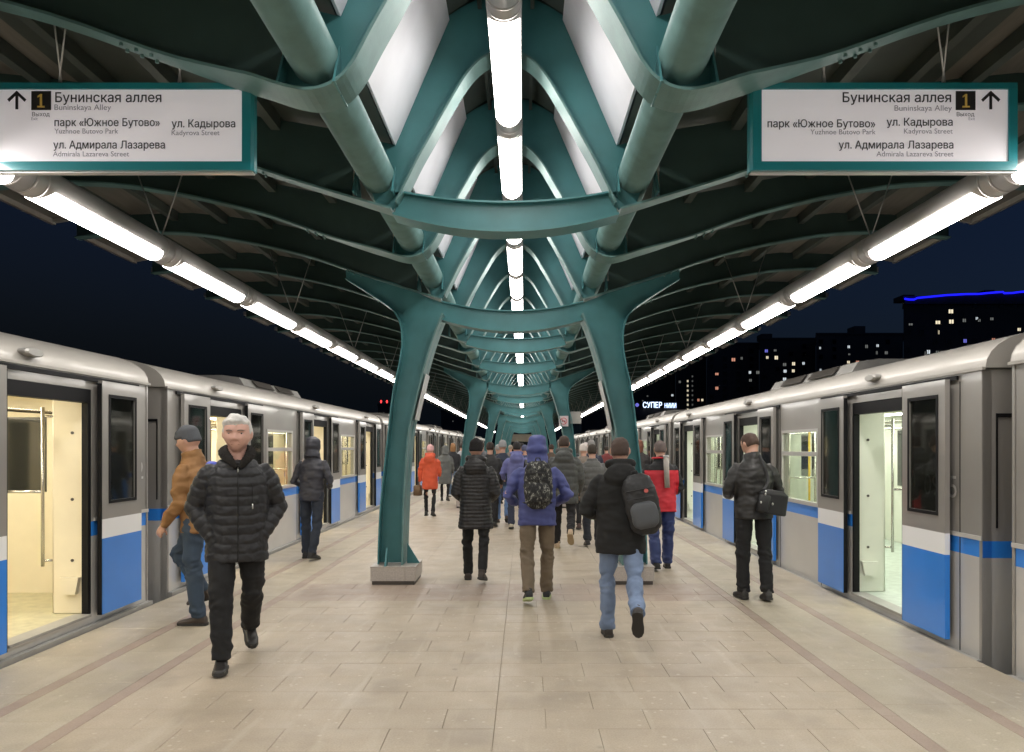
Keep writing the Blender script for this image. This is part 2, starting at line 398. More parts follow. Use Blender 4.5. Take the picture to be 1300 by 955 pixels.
def frame_mesh(kind):
    web = MB(); fl = MB(); wngs = []; spl = []
    leg = curve(up(L_ + ([] if kind == 'hull' else S_)), 3)
    if kind == 'hull':
        low = curve(up(L_ + H_ + W_), 3)
        wing = None
    else:
        wing = curve(up([(.86, 1.80), (1.35, 1.95)] + W_), 3) if kind == 'sag' else curve(up([(.86, 1.80), (1.35, 1.95)] + W_), 3)
    th = .009
    for s in (1, -1):
        f = (lambda p: p) if s == 1 else mir
        XB = 1.16
        src = low if kind == 'hull' else leg + wing
        inn = [p for p in src if p[0] < XB]; outw = [p for p in src if p[0] >= XB]
        web.prism(f(inn + up([(XB, 2.38), (.90, 2.31)]) + up(O_)), 1, -th, th)
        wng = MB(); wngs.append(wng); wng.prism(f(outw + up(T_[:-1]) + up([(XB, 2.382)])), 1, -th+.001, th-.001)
        if kind == 'hull':
            ws = [.27 if p[0] < 1.3 else max(.12, .27-(p[0]-1.3)*.35) for p in low]
            pts = f(low) if s == 1 else f(low)
            fl.ribbon(pts if s == 1 else pts[::-1], ws if s == 1 else ws[::-1])
        else:
            fl.ribbon(f(leg) if s == 1 else f(leg)[::-1], .22)
            ws = [max(.12, .2-(p[0]-.8)*.12) for p in wing]
            fl.ribbon(f(wing) if s == 1 else f(wing)[::-1], ws if s == 1 else ws[::-1])
        # bolted splice under the rib
        sp = MB(); q0, q1 = (1.86, 2.115), (2.10, 2.20)
        sp.prism(f(up([(1.80, 2.078), (2.06, 2.172), (2.055, 2.186), (1.795, 2.092)])), 1, -.05, .05)
        for bx_, bz_ in ((1.84, 2.085), (1.92, 2.114), (2.0, 2.143)):
            for by_ in (-.032, .032): sp.tube([(s*bx_, by_, bz_+E_-.016), (s*bx_, by_, bz_+E_)], .010, 6, 0, False)
        spl.append(sp)
        # gusset plates either side of the pipe
        for gx in (.845, 1.135):
            zt = 2.14+E_; zb = (1.885 if kind == 'hull' else 1.90)+E_
            for q in (-1, 1):
                web.prism([(q*.012, zb), (q*.15, zb), (q*.012, zt)], 0, s*gx-.006, s*gx+.006)
    bm = None
    if kind != 'hull':
        bm = MB()
        if kind == 'sag': tz0, tz1, bz0, bz1 = 1.93, 1.845, 1.76, 1.63
        else: tz0, tz1, bz0, bz1 = 1.76, 1.645, 1.56, 1.415
        n = 16; top = []; bot = []
        for i in range(n+1):
            t = -1+2*i/n; xt = t*.835 if kind == 'sag' else t*.86
            top.append((xt, E_+tz1+(tz0-tz1)*t*t)); bot.append((xt*(1.01), E_+bz1+(bz0-bz1)*t*t))
        bm.prism(bot + top[::-1], 1, -.012, .012)
        bm.ribbon(bot, .22 if kind == 'sag' else .20, .018)
        bm.ribbon(top[::-1], .12, .014)
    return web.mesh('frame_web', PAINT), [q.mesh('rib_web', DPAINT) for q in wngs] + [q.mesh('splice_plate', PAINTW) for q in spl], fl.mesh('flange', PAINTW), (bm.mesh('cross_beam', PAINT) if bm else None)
FM = {k: frame_mesh(k) for k in ('hull', 'sag', 'col')}
YC0 = 9.2
frames = [(YC0-1.72*k, k) for k in range(12, 0, -1)] + [(YC0+1.87*k, k) for k in range(0, 38)]
FY = []
for (y, k) in frames:
    FY.append(y)
    kind = 'hull' if k % 2 else ('col' if k % 6 == 0 and y > 5 else 'sag')
    w_, g_, f_, b_ = FM[kind]
    o = link_mesh('rib_frame', w_, can, (0, y, 0)); link_mesh('flange', f_, o); [link_mesh(q.name.split('.')[0], q, o) for q in g_]
    if b_: link_mesh('cross_beam', b_, o)
COLY = [YC0+1.87*6*k for k in range(0, 7)]
# pipes
for s in (1, -1):
    MB().tube([(s*.975, -12, E_+2.06), (s*.975, YEND-2, E_+2.06)], .13, 28).build('chord_pipe', PAINTW, can)
# roof panels, skylight panels per bay (shared meshes per bay length)
dk = {}
def bay(y0, y1, parent):
    L = round(y1-y0, 3)
    if L not in dk:
        a, b = .012, L-.012; d = {}
        for nm, s in (('r', 1), ('l', -1)):
            f = (lambda p: p) if s == 1 else mir
            inner = up([(.88, 2.33), (1.3, 2.45), (1.9, 2.55), (2.4, 2.65), (2.9, 2.75), (3.3, 2.815)])
            m_ = MB(); m_.prism(f(inner + [(x, z+.05) for x, z in inner[::-1]]), 1, a-.02, b+.02)
            d['in'+nm] = m_.mesh('roof_panel', DECK)
            outer = up([(3.3, 2.815), (3.9, 2.875), (4.6, 2.86), (4.95, 2.81)])
            m_ = MB(); m_.prism(f(outer + [(x, z+.05) for x, z in outer[::-1]]), 1, a-.02, b+.02)
            d['out'+nm] = m_.mesh('roof_panel', DECKL)
            m_ = MB()   # outer eave frame, open towards the ribs
            zz = 2.66+E_
            m_.box(s*4.98, s*5.04, .30, L-.22, zz+.06, zz+.13); m_.box(s*5.42, s*5.47, .30, L-.22, zz-.02, zz+.05)
            m_.prism(f([(4.98, zz+.07), (5.47, zz-.01), (5.47, zz+.03), (4.98, zz+.11)]), 1, .30, .36)
            m_.prism(f([(4.98, zz+.07), (5.47, zz-.01), (5.47, zz+.03), (4.98, zz+.11)]), 1, L-.28, L-.22)
            m_.prism(f([(5.0, zz+.10), (5.45, zz+.03), (5.45, zz+.04), (5.0, zz+.11)]), 1, .34, L-.26, 1)
            d['eave'+nm] = m_.mesh('eave_frame', [EDGEM, DECKL])
            m_ = MB()
            for x, z in ((1.75, 2.50), (2.35, 2.61), (2.95, 2.74), (3.5, 2.805), (4.1, 2.84), (4.7, 2.82)):
                m_.box(s*(x-.035), s*(x+.035), a, b, E_+z-.09, E_+z+.02)
            d['pur'+nm] = m_.mesh('purlin', DECK)
            m_ = MB(); m_.prism(f(up([(.86, 2.305), (.45, 3.26), (.43, 3.25), (.84, 2.295)])), 1, a, b)
            d['white'+nm] = m_.mesh('skylight_panel', WHITEP)
        m_ = MB(); m_.prism(up([(-.44, 3.29), (-.22, 3.43), (0, 3.47), (.22, 3.43), (.44, 3.29), (.44, 3.33), (0, 3.52), (-.44, 3.33)]), 1, a, b)
        for x in (-.2, .2): m_.box(x-.015, x+.015, a, b, E_+3.33, E_+3.38)
        d['cap'] = m_.mesh('ridge_cover', DECK)
        dk[L] = d
    names = {'in': 'roof_panel', 'out': 'roof_panel', 'eave': 'eave_frame', 'pur': 'purlin', 'white': 'skylight_panel', 'cap': 'ridge_cover'}
    for k, me in dk[L].items(): link_mesh(me.name.split('.')[0], me, parent, (0, y0, 0))
# the bay pieces hang on the canopy itself up to the third level: canopy > roof_bay > panel
for y0, y1 in zip(FY[:-1], FY[1:]):
    o = empty('roof_bay', (0, y0, 0), 0, can); bay_y = y0
    L = y1-y0
    bay(0, round(L, 3), o)

# ---------------------------------------------------------------- canopy columns
def PXC(px, py, d=YC0): return ((px-VPX)*d/FPX - XC, E_+(VPY-py)*d/FPX)
outer_ = [(484, 714), (484.5, 690), (487, 640), (495.4, 560), (502.6, 498.7), (510, 465), (513.5, 440), (513, 422), (509, 407), (500, 394), (484, 382), (464, 369), (440, 354)]
top_ = [(439, 342), (469, 349), (500, 359), (536, 374.6), (566, 387)]
inner_ = [(565, 402), (553, 433.6), (541, 474.6), (529, 523), (522, 560), (517, 640), (515, 714)]
cp = [PXC(*p) for p in outer_ + top_ + inner_]; cp = [(-x, z) for x, z in cp]      # right-hand column, x > 0
cin = [(-x, z) for x, z in [PXC(*p) for p in inner_]]; cout = [(-x, z) for x, z in [PXC(*p) for p in outer_]]
STONEJ = JOINT
def column_meshes(s):
    f = (lambda p: p) if s == 1 else mir
    d = {}
    d['web'] = MB().prism(f(cp), 1, -.012, .012).mesh('web_plate', PAINT)
    a = MB(); pts = f(curve(cin, 3)); a.ribbon(pts if s == -1 else pts[::-1], .46, .02); d['inner'] = a.mesh('inner_flange', PAINTW)
    a = MB(); pts = f(curve(cout, 3)); a.ribbon(pts[::-1] if s == -1 else pts, [.34-.3*max(0, (p[1]-3.2)/.6) if p[1] > 3.2 else .34 for p in (pts[::-1] if s == -1 else pts)], .014); d['outer'] = a.mesh('outer_flange', PAINT)
    a = MB()
    xi = s*(abs(cin[-1][0])); 
    a.prism([(xi-s*.02, .215), (xi-s*.17, .215), (xi-s*.02, .46)] if s == 1 else [(xi-s*.02, .215), (xi-s*.17, .215), (xi-s*.02, .46)], 1, -.012, .012)
    a.prism([(-.17, .215), (-.29, .215), (-.17, .42)], 0, s*1.50-.01, s*1.50+.01); a.prism([(.17, .215), (.29, .215), (.17, .42)], 0, s*1.50-.01, s*1.50+.01)
    d['gus'] = a.mesh('gusset', PAINT)
    return d
CM = {1: column_meshes(1), -1: column_meshes(-1)}
xcb = abs((cin[-1][0]+cout[0][0])/2)
pl = MB()
for (x0, x1, y0, y1) in ((-.265, .14, -.3, .3), (.144, .265, -.3, .3)):
    pl.box(x0, x1, y0, y1, .045, .205)
PLM = pl.mesh('plinth_block', GRAN)
PLB = MB().box(-.25, .25, -.285, .285, 0, .045).mesh('plinth_base', BOLT)
PLT = MB().box(-.27, .27, -.305, .305, .206, .214).mesh('plinth_top', GRAN)
lab = {1: 'right-hand row', -1: 'left-hand row'}
ords = ['nearest', 'second', 'third', 'fourth', 'fifth', 'sixth', 'farthest']
for s in (-1, 1):
    for i, y in enumerate(COLY):
        c = empty('canopy_column', (XC, y, 0))
        side = 'left' if s < 0 else 'right'
        tag(c, f'teal curved steel column on a stone plinth, {ords[i]} from the viewer in the {side} row', 'column', 'curved teal columns holding up the canopy', 'thing')
        link_mesh('web_plate', CM[s]['web'], c); link_mesh('inner_flange', CM[s]['inner'], c); link_mesh('outer_flange', CM[s]['outer'], c)
        link_mesh('gusset', CM[s]['gus'], c)
        xp = s*(xcb-.045)
        p = link_mesh('plinth', PLM, c, (xp, 0, 0)); link_mesh('plinth_base', PLB, p); link_mesh('plinth_top', PLT, p)
        if i == 0:
            NOT = mat('white_notice_'+side, (.62, .63, .62), .4, var=.08, vs=20)
            m_ = MB(); z0, z1 = (1.95, 2.5) if s < 0 else (1.83, 2.42)
            def xin(z):
                for (xa, za), (xb_, zb) in zip(cin[:-1], cin[1:]):
                    if zb <= z <= za: return xa+(xb_-xa)*(za-z)/(za-zb)
                return cin[-1][0]
            pts = [(s*(abs(xin(z0+(z1-z0)*t/6))-.024), z0+(z1-z0)*t/6) for t in range(7)]
            m_.ribbon(pts if s == -1 else pts, .36, .002); m_.build('notice_sheet', NOT, c)

# far end: lit station hall closing the platform
HALLM = mat('hall_beige', (.48, .43, .34), .6, var=.1)
hall = empty('station_hall', (XC, YEND+1, 0)); tag(hall, 'low beige stair hall closing the far end of the platform', 'building', None, 'thing')
MB().box(-2.6, 2.6, 0, 6, 2.25, 3.05).build('lintel', HALLM, hall)
for x in (-2.6, -.95, .65, 2.3): MB().box(x, x+.3, 0, .4, 0, 2.249).build('hall_pillar', HALLM, hall)
MB().box(-2.29, 2.29, 3, 3.05, 0, 2.24).build('glass_doors', NIGHTG, hall)

# ---------------------------------------------------------------- lamp rows
def lamp_meshes():
    hs = MB().tube([(0, 0, 0), (0, 1.82, 0)], .112, 28).mesh('lamp_housing', HOUSE)
    dsm = MB(); R = .119; n = 20; L = 1.53; y0 = .145
    rings = []
    rows_ = 14
    for j in range(rows_+1):
        yy = y0 + L*j/rows_
        ring = []
        for i in range(n+1):
            t = -1+2*i/n; ang = -math.pi/2 + t*math.radians(60)
            bow = .05*(t*t)            # the cover's ends bow inwards at the sides
            y_ = yy + bow*(1-2*j/rows_)
            ring.append((R*math.cos(ang), y_, R*math.sin(ang)))
        rings.append(ring)
    dsm.loft(rings, 0, True, False, False)
    bnd = [MB().tube([(0, yy, 0), (0, yy+.02, 0)], .1145, 28).mesh('clamp_band', HOUSE) for yy in (.0, .105, 1.70)]
    return hs, dsm.mesh('lamp_cover', TUBE), bnd
LH, LC, LB = lamp_meshes()
WM = {}
ORD = 'first second third fourth fifth sixth seventh eighth ninth tenth eleventh twelfth thirteenth fourteenth fifteenth sixteenth seventeenth eighteenth nineteenth twentieth'.split()
ORD += ['twenty-'+v for v in ORD[:9]] + ['thirtieth'] + ['thirty-'+v for v in ORD[:9]] + ['fortieth'] + ['forty-'+v for v in ORD[:9]] + ['fiftieth']
def lamp_row(x, z, k0, k1, which, wires):
    for k in range(k0, k1):
        y = 4.60+1.82*k
        o = empty('tube_lamp', (x, y, z))
        n = k-k0
        where = {'c': 'on the centre line under the skylight', 'l': 'above the left train edge', 'r': 'above the right train edge'}[which]
        wh = {'c': 'in the centre row', 'l': 'in the left row', 'r': 'in the right row'}[which]
        nth = ORD[n]
        tag(o, f'{nth} tube lamp with lit white cover {wh}, counted from the near end', 'lamp', f'tube lamps in the row {where}', 'thing')
        link_mesh('lamp_housing', LH, o); link_mesh('lamp_cover', LC, o); [link_mesh('clamp_band', q, o) for q in LB]
        if wires and k % 2 == 0:
            m_ = MB()
            if wires == 2:
                m_.tube([(0, 1.8, .1), (-.30, 1.8, .92)], .006, 5); m_.tube([(0, 1.8, .1), (.28, 1.8, .95)], .006, 5)
            else: m_.box(-.02, .02, 1.75, 1.80, .1, .75)
            if wires not in WM: WM[wires] = m_.mesh('hanger_wire', WIRE)
            link_mesh('hanger_wire', WM[wires], o)
lamp_row(XC+.01, E_+2.66+.119, -8, 41, 'c', 1)
lamp_row(-3.07, E_+1.57+.10, -8, 41, 'l', 2)
lamp_row(2.94, E_+1.57+.10, -8, 41, 'r', 2)
# ================================================================ TRAINS
def grid_wall(mb, ys, zs, holes, u0, u1, mf, mb_in, s):
    """wall in the y-z plane between depths u0 (platform side) and u1; holes = (y0,y1,z0,z1)"""
    ys = sorted(set([round(v, 4) for v in ys] + [round(v, 4) for h in holes for v in h[:2]])); zs = sorted(set([round(v, 4) for v in zs] + [round(v, 4) for h in holes for v in h[2:]]))
    def solid(i, j):
        if i < 0 or j < 0 or i >= len(ys)-1 or j >= len(zs)-1: return False
        yc, zc = (ys[i]+ys[i+1])/2, (zs[j]+zs[j+1])/2
        return not any(h[0] < yc < h[1] and h[2] < zc < h[3] for h in holes)
    for i in range(len(ys)-1):
        for j in range(len(zs)-1):
            if not solid(i, j): continue
            y0, y1, z0, z1 = ys[i], ys[i+1], zs[j], zs[j+1]; m = mf((z0+z1)/2)
            mb.add([(s*u0, y0, z0), (s*u0, y1, z0), (s*u0, y1, z1), (s*u0, y0, z1)], [(0, 1, 2, 3)], m)
            mb.add([(s*u1, y0, z0), (s*u1, y1, z0), (s*u1, y1, z1), (s*u1, y0, z1)], [(3, 2, 1, 0)], mb_in)
            for (di, dj, e) in ((-1, 0, ((y0, z0), (y0, z1))), (1, 0, ((y1, z0), (y1, z1))), (0, -1, ((y0, z0), (y1, z0))), (0, 1, ((y0, z1), (y1, z1)))):
                if not solid(i+di, j+dj):
                    (a, b), (c, d) = e
                    mb.add([(s*u0, a, b), (s*u1, a, b), (s*u1, c, d), (s*u0, c, d)], [(0, 1, 2, 3)], m)
# NB normals of these open sheets are left as built
ROOFP = [(0, 2.275), (.012, 2.34), (.045, 2.40), (.10, 2.455), (.19, 2.505), (.32, 2.55), (.5, 2.585), (.8, 2.615), (1.33, 2.63)]
ROOFP = ROOFP + [(2.66-a, b) for a, b in ROOFP[:-1][::-1]]
def make_car(s, L, doors, wins, lining, lino, E, number):
    """s=+1: the car body lies towards +x of its platform face. Local origin: face line at the near end."""
    r = empty('metro_car')
    X = lambda u: s*u
    def raw(mb, name, mats):       # build without touching face directions
        me = bpy.data.meshes.new(name); me.from_pydata(mb.v, [], mb.f)
        for m in mats: me.materials.append(m)
        me.polygons.foreach_set('material_index', mb.m); me.polygons.foreach_set('use_smooth', mb.s); me.update(); return link_mesh(name, me, r)
    HW = .59
    dh = [(c-HW, c+HW, .12, 2.14) for c in doors]; wh = [(c-.60, c+.60, 1.0, 1.86) for c in wins]
    wall = MB()
    grid_wall(wall, [0, L], [-.12, .82, .95, 2.272], dh+wh, 0, .07, lambda z: 0 if z < .82 else (1 if z < .95 else 2), 3, s)
    raw(wall, 'side_wall', [SILV, BLUE, TAUPE, lining])
    far = MB()
    grid_wall(far, [0, L], [-.12, .82, .95, 2.272], wh, 2.60, 2.66, lambda z: 3, 0, s)
    raw(far, 'side_wall', [SILV, BLUE, TAUPE, lining])
    # ends
    for y0, y1 in ((0, .02), (L-.02, L)):
        e = MB()
        for z0, z1, mi in ((-.12, .819, 0), (.82, .949, 1), (.95, 2.272, 2)):
            e.box(X(.002), X(2.658), y0, y1, z0, z1, mi)
        e.prism([(X(a*.99+.012), b-.006) for a, b in ROOFP], 1, y0, y1, 3)
        e.build('end_wall', [SILV, BLUE, TAUPE, DROOF], r)
        ya, yb_ = (.022, .030) if y0 == 0 else (L-.030, L-.022); yc_, yd = (.0305, .034) if y0 == 0 else (L-.034, L-.0305)
        e = MB(); e.box(X(.08), X(2.58), ya, yb_, .12, 2.16); e.build('end_lining', lining, r)
        e = MB(); 
        for u0_ in (.30, 1.02, 1.80): e.box(X(u0_), X(u0_+.60), yc_, yd, 1.16, 1.93)
        e.build('end_window', NIGHTG, r)
        e = MB()
        for u0_ in (.94, 1.69): e.box(X(u0_), X(u0_+.015), yc_-.003, yd+.003, .13, 2.06)
        e.build('end_door_trim', STEEL, r)
    # corner posts at the car ends
    e = MB()
    for yy in (.0, L-.03): e.box(X(-.008), X(-.001), yy, yy+.03, -.1, 2.26)
    e.build('corner_trim', TAUPE, r)
    # roof
    q = MB(); prof = ROOFP
    ra = [(X(a), -.03, b) for a, b in prof]; rb = [(X(a), L+.03, b) for a, b in prof]
    q.loft([ra, rb], 0, True, False, False)
    q.prism([(X(a), b+.004) for a, b in prof], 1, -.034, -.028, 0); q.prism([(X(a), b+.004) for a, b in prof], 1, L+.028, L+.034, 0)
    q.build('roof', ROOFM, r)
    g = MB().box(X(-.022), X(.004), -.03, L+.03, 2.262, 2.285); g.build('gutter', ROOFM, r)
    # waist moulding between the doors
    g = MB(); ed = [0] + [v for c in doors for v in (c-HW-.03, c+HW+.03)] + [L]
    for a, b in zip(ed[0::2], ed[1::2]): g.box(X(-.014), X(-.001), a, b, .952, .985)
    g.build('waist_moulding', SILV, r)
    # sill step along the platform
    g = MB()
    k = 0.
    while k < L-.05:
        g.box(X(-.060), X(-.004), k+.002, min(k+1.6, L)-.002, -.10, .035); k += 1.6
    g.build('step_ledge', LEDGE, r)
    g = MB().box(X(.02), X(2.64), .05, L-.05, -1.1, -.13); g.build('underframe', BLACK, r)
    for c in doors:
        for q_ in (-1, 1):
            yq = c+q_*1.42
            if .2 < yq < L-.2: MB().box(X(-.0035), X(-.0005), yq-.004, yq+.004, -.08, 2.2).build('panel_seam', BLACK, r)
        # frame round the opening
        f = MB()
        f.box(X(.004), X(.10), c-HW+.001, c+HW-.001, 2.02, 2.139, 0); f.box(X(-.02), X(-.002), c-1.4, c+1.4, 2.215, 2.25, 0)
        f.box(X(.004), X(.062), c-HW+.001, c-HW+.045, .121, 2.019, 0); f.box(X(.004), X(.062), c+HW-.045, c+HW-.001, .121, 2.019, 0)
        f.box(X(-.03), X(.12), c-HW+.05, c+HW-.05, .105, .128, 1)
        f.build('door_frame', [BLACK, LEDGE], r)
        # two leaves slid outwards along the body
        for sd in (-1, 1):
            a = c+sd*(HW+.045); b = c+sd*(HW+.045+.70); y0, y1 = min(a, b), max(a, b)
            o = MB(); wy0, wy1, wz0, wz1 = y0+.13, y1-.13, 1.13, 2.08
            def lf(z): return 0 if z < .79 else (1 if z < .965 else 2)
            grid_wall(o, [y0, y1], [.10, .79, .965, 2.225], [(wy0, wy1, wz0, wz1)], -.075, -.035, lf, 2, s)
            lo = raw(o, 'door_leaf', [BLUE, WHITEB, TAUPE])
            fr = MB()
            t = .028
            for (p, q_, z0, z1) in ((wy0-t, wy1+t, wz1, wz1+t), (wy0-t, wy1+t, wz0-t, wz0), (wy0-t, wy0, wz0, wz1), (wy1, wy1+t, wz0, wz1)):
                fr.box(X(-.081), X(-.0765), p, q_, z0, z1)
            fro = fr.build('window_frame', BLACK); fro.parent = lo
            gp = MB().box(X(-.066), X(-.060), wy0, wy1, wz0, wz1).build('window_pane', GLASSD); gp.parent = lo
            ed_ = MB(); ye = y0 if sd > 0 else y1
            ed_.box(X(-.072), X(-.034), (y0-.012) if sd > 0 else y1+.001, (y0-.001) if sd > 0 else y1+.012, .10, 2.2)
            eo = ed_.build('rubber_edge', BLACK); eo.parent = lo
            st = MB().box(X(-.034), X(-.001), y0+.1, y1-.1, 2.15, 2.20).build('hanger', BLACK); st.parent = lo
            # partition beside the door, inside
            p = MB(); yp = c+sd*(HW+.0205)
            p.box(X(.073), X(.34), yp-.02, yp+.02, .125, 2.05, 0); p.tube([(X(.34), yp, .125), (X(.34), yp, 2.05)], .0205, 10)
            # lower cover on the door side of the partition
            yb = yp-sd*.021
            p.prism([(X(.09), .45), (X(.26), .45), (X(.23), .30), (X(.12), .30)], 1, min(yb, yb-sd*.05), max(yb, yb-sd*.05), 0)
            po = p.build('partition', lining, r)
            bl = MB()
            for zz in (.60, 1.15, 1.75):
                bl.tube([(X(.17), yb, zz), (X(.17), yb-sd*.008, zz)], .014, 8)
            bo = bl.build('bolt', BOLT); bo.parent = po
            h = MB(); h.tube([(X(.42), yp-sd*.05, .55), (X(.42), yp-sd*.05, 1.98)], .015, 8); h.tube([(X(.42), yp-sd*.05, .6), (X(.34), yp, .6)], .012, 6); h.tube([(X(.42), yp-sd*.05, 1.9), (X(.34), yp, 1.9)], .012, 6)
            h.tube([(X(.42), yp-sd*.05, 1.22), (X(.80), yp-sd*.05, 1.22)], .013, 8); h.tube([(X(.80), yp-sd*.05, .125), (X(.80), yp-sd*.05, 2.12)], .016, 8)
            h.build('grab_pole', STEEL if not (sd > 0 and s > 0) else STEEL, r)
        lamp = MB(); yl = c-.25 if s < 0 else c+.1
        lamp.loft([[(X(-.012-.0*(k)), yl+.13*math.cos(t)*(1-.0), 2.335+.04*math.sin(t)) if False else (X(u), yl+rr*.12*math.cos(t), 2.37+rr*.036*math.sin(t)) for t in [2*math.pi*i/12 for i in range(12)]] for k, (u, rr) in enumerate(((.03, 1), (-.03, 1), (-.045, .8)))], 0, False)
        lamp.build('marker_lamp', LEDGE, r)
    for c in wins:
        f = MB(); y0, y1, z0, z1 = c-.60, c+.60, 1.0, 1.86; t = .035
        for (p, q_, a, b) in ((y0-t, y1+t, z1, z1+t), (y0-t, y1+t, z0-t, z0), (y0-t, y0, z0, z1), (y1, y1+t, z0, z1)):
            f.box(X(-.016), X(-.001), p, q_, a, b)
        f.box(X(-.012), X(.04), y0, y1, 1.56, 1.615)
        fo = f.build('window_frame', SILV, r)
        for a, b in ((z0, 1.56), (1.615, z1)):
            gq = MB().box(X(.02), X(.026), y0, y1, a, b).build('window_pane', GLASS); gq.parent = fo
        gq = MB().box(X(2.62), X(2.626), y0, y1, z0, z1).build('window_pane', NIGHTG, r)
        for u0, u1 in ((.09, .52), (2.10, 2.57)):
            b = MB(); b.box(X(u0), X(u1), c-.75, c+.75, .46, .56); ub = (.09, .15) if u0 < 1 else (2.50, 2.57)
            b.box(X(ub[0]), X(ub[1]), c-.75, c+.75, .561, .98); b.box(X(u0+.03), X(u1-.03), c-.7, c+.7, .14, .459)
            b.build('bench_seat', SEAT, r)
    q = MB(); q.box(X(.075), X(2.585), .03, L-.03, .06, .12); q.build('car_floor', lino, r)
    q = MB(); q.box(X(.075), X(2.585), .03, L-.03, 2.16, 2.19); q.build('car_ceiling', lining, r)
    q = MB()
    for u in (.70, 1.86): q.box(X(u), X(u+.14), .4, L-.4, 2.145, 2.158)
    em = mat('car_ceiling_light_'+('r' if s > 0 else 'l'), (1, .93, .74) if s < 0 else (.95, 1, .86), .5, emit=E); q.build('ceiling_light', em, r)
    q = MB()
    for u in (.62, 2.04): q.tube([(X(u), .6, 1.95), (X(u), L-.6, 1.95)], .016, 8)
    q.build('hand_rail', STEEL, r)
    # opposite closed doors, seen through the open ones
    for c in doors:
        q = MB(); q.box(X(2.555), X(2.588), c-.62, c+.62, .13, 2.08, 0); q.box(X(2.550), X(2.554), c-.005, c+.005, .13, 2.08, 1)
        q.box(X(2.547), X(2.554), c-.50, c-.10, 1.05, 1.95, 1); q.box(X(2.547), X(2.554), c+.10, c+.50, 1.05, 1.95, 1)
        q.build('inner_door', [lining, NIGHTG], r)
    if s > 0:
        q = MB()
        for c in wins + doors[:1]: q.tube([(X(1.6), c-.35, .13), (X(1.6), c-.35, 2.14)], .02, 8)
        q.build('yellow_pole', YELLOW, r)
    q = MB(); yc = L*.40; pr = [(.42, 2.575), (.5, 2.70), (.75, 2.735), (1.9, 2.735), (2.16, 2.70), (2.24, 2.575)]
    q.prism([(X(a), b) for a, b in pr], 1, yc-1.5, yc+1.5, 0)
    q.build('roof_unit', LEDGE, r)
    for i, k in enumerate((-1., .1)):
        MB().prism([(X(.40), 2.59), (X(.485), 2.69), (X(.475), 2.70), (X(.39), 2.60)], 1, yc+k, yc+k+.85).build('vent_panel', BOLT, r)
    if number: pass
    return r
LCAR, RCAR = 12.30, 11.96
DL = [1.60, 6.15, 10.70]; DR = [1.72, 5.98, 10.24]
WL = [3.83, 8.47]; WR = [3.85, 8.11]
def gang(x, s, y0, y1, z=0):
    o = empty('gangway', (x, y0, z)); return o
def train(s, XF, z, L, D, WN, lining, lino, E, starts, side):
    proto = None; cars = []
    for i, y in enumerate(starts):
        if proto is None: proto = make_car(s, L, D, WN, lining, lino, E, None); c = proto
        else: c = copy_tree(proto)
        c.location = (XF, y, z); cars.append(c)
    return cars
startsL = [7.83-LCAR] + [8.26+k*(LCAR+.43) for k in range(6)]
startsR = [5.44-RCAR] + [5.80+k*(RCAR+.38) for k in range(6)]
carsL = train(-1, XL, 0, LCAR, DL, WL, CREAML, LINOL, CAR_E_L, startsL, 'left')
carsR = train(1, XR, -.05, RCAR, DR, WR, CREAMR, LINOR, CAR_E_R, startsR, 'right')
o_ = ['nearest', 'second', 'third', 'fourth', 'fifth', 'sixth', 'farthest']
for cs, side, st, ex in ((carsL, 'left', startsL, 'yellowish lit interior'), (carsR, 'right', startsR, 'pale greenish lit interior')):
    for i, c in enumerate(cs):
        extra = ''
        if side == 'left' and i == 0: lb = 'silver metro car with open door and metal digit 2 at the left photo edge'
        elif side == 'right' and i == 0: lb = 'end corner of silver and blue metro car cut by the right photo edge'
        elif side == 'right' and i == 1: lb = 'silver metro car with raised metal digits 0915 beside its open door'
        else: lb = f'silver and blue metro car, {o_[i]} car of the {side} train, {ex}'
        tag(c, lb, 'metro car', f'metro cars of the {side} train', 'thing')
# rubber gangways between the cars: part of the farther car
def gangway(c, s, gap):
    q = MB(); q.box(s*.75, s*1.92, -gap+.005, -.001, .15, 2.18)
    q.box(s*1.1, s*1.5, -gap+.005, -.001, -.4, .1); q.build('gangway_bellows', BLACK, c)
    f = MB(); f.box(s*.10, s*.11, -.012, -.001, 1.05, 1.9); f.box(s*.10, s*.5, -.012, -.001, 1.9, 1.93); f.build('corner_seal', BLACK, c)
for c in carsL[1:]: gangway(c, -1, .43)
for c in carsR[1:]: gangway(c, 1, .38)
# raised numerals
for (c, s, yy, z, body, ang) in ((carsL[0], -1, LCAR-.165, 1.30, '2', 1), (carsR[1], 1, .56, 1.26, '0915', -1)):
    if s < 0: t = text('car_number', body, .26, CHROME, c, (.006, yy, z), (math.pi/2, 0, math.pi/2), 'CENTER', None, .008)
    else: t = text('car_number', body, .26, CHROME, c, (-.012, yy, z), (math.pi/2, 0, -math.pi/2), 'CENTER', None, .008)
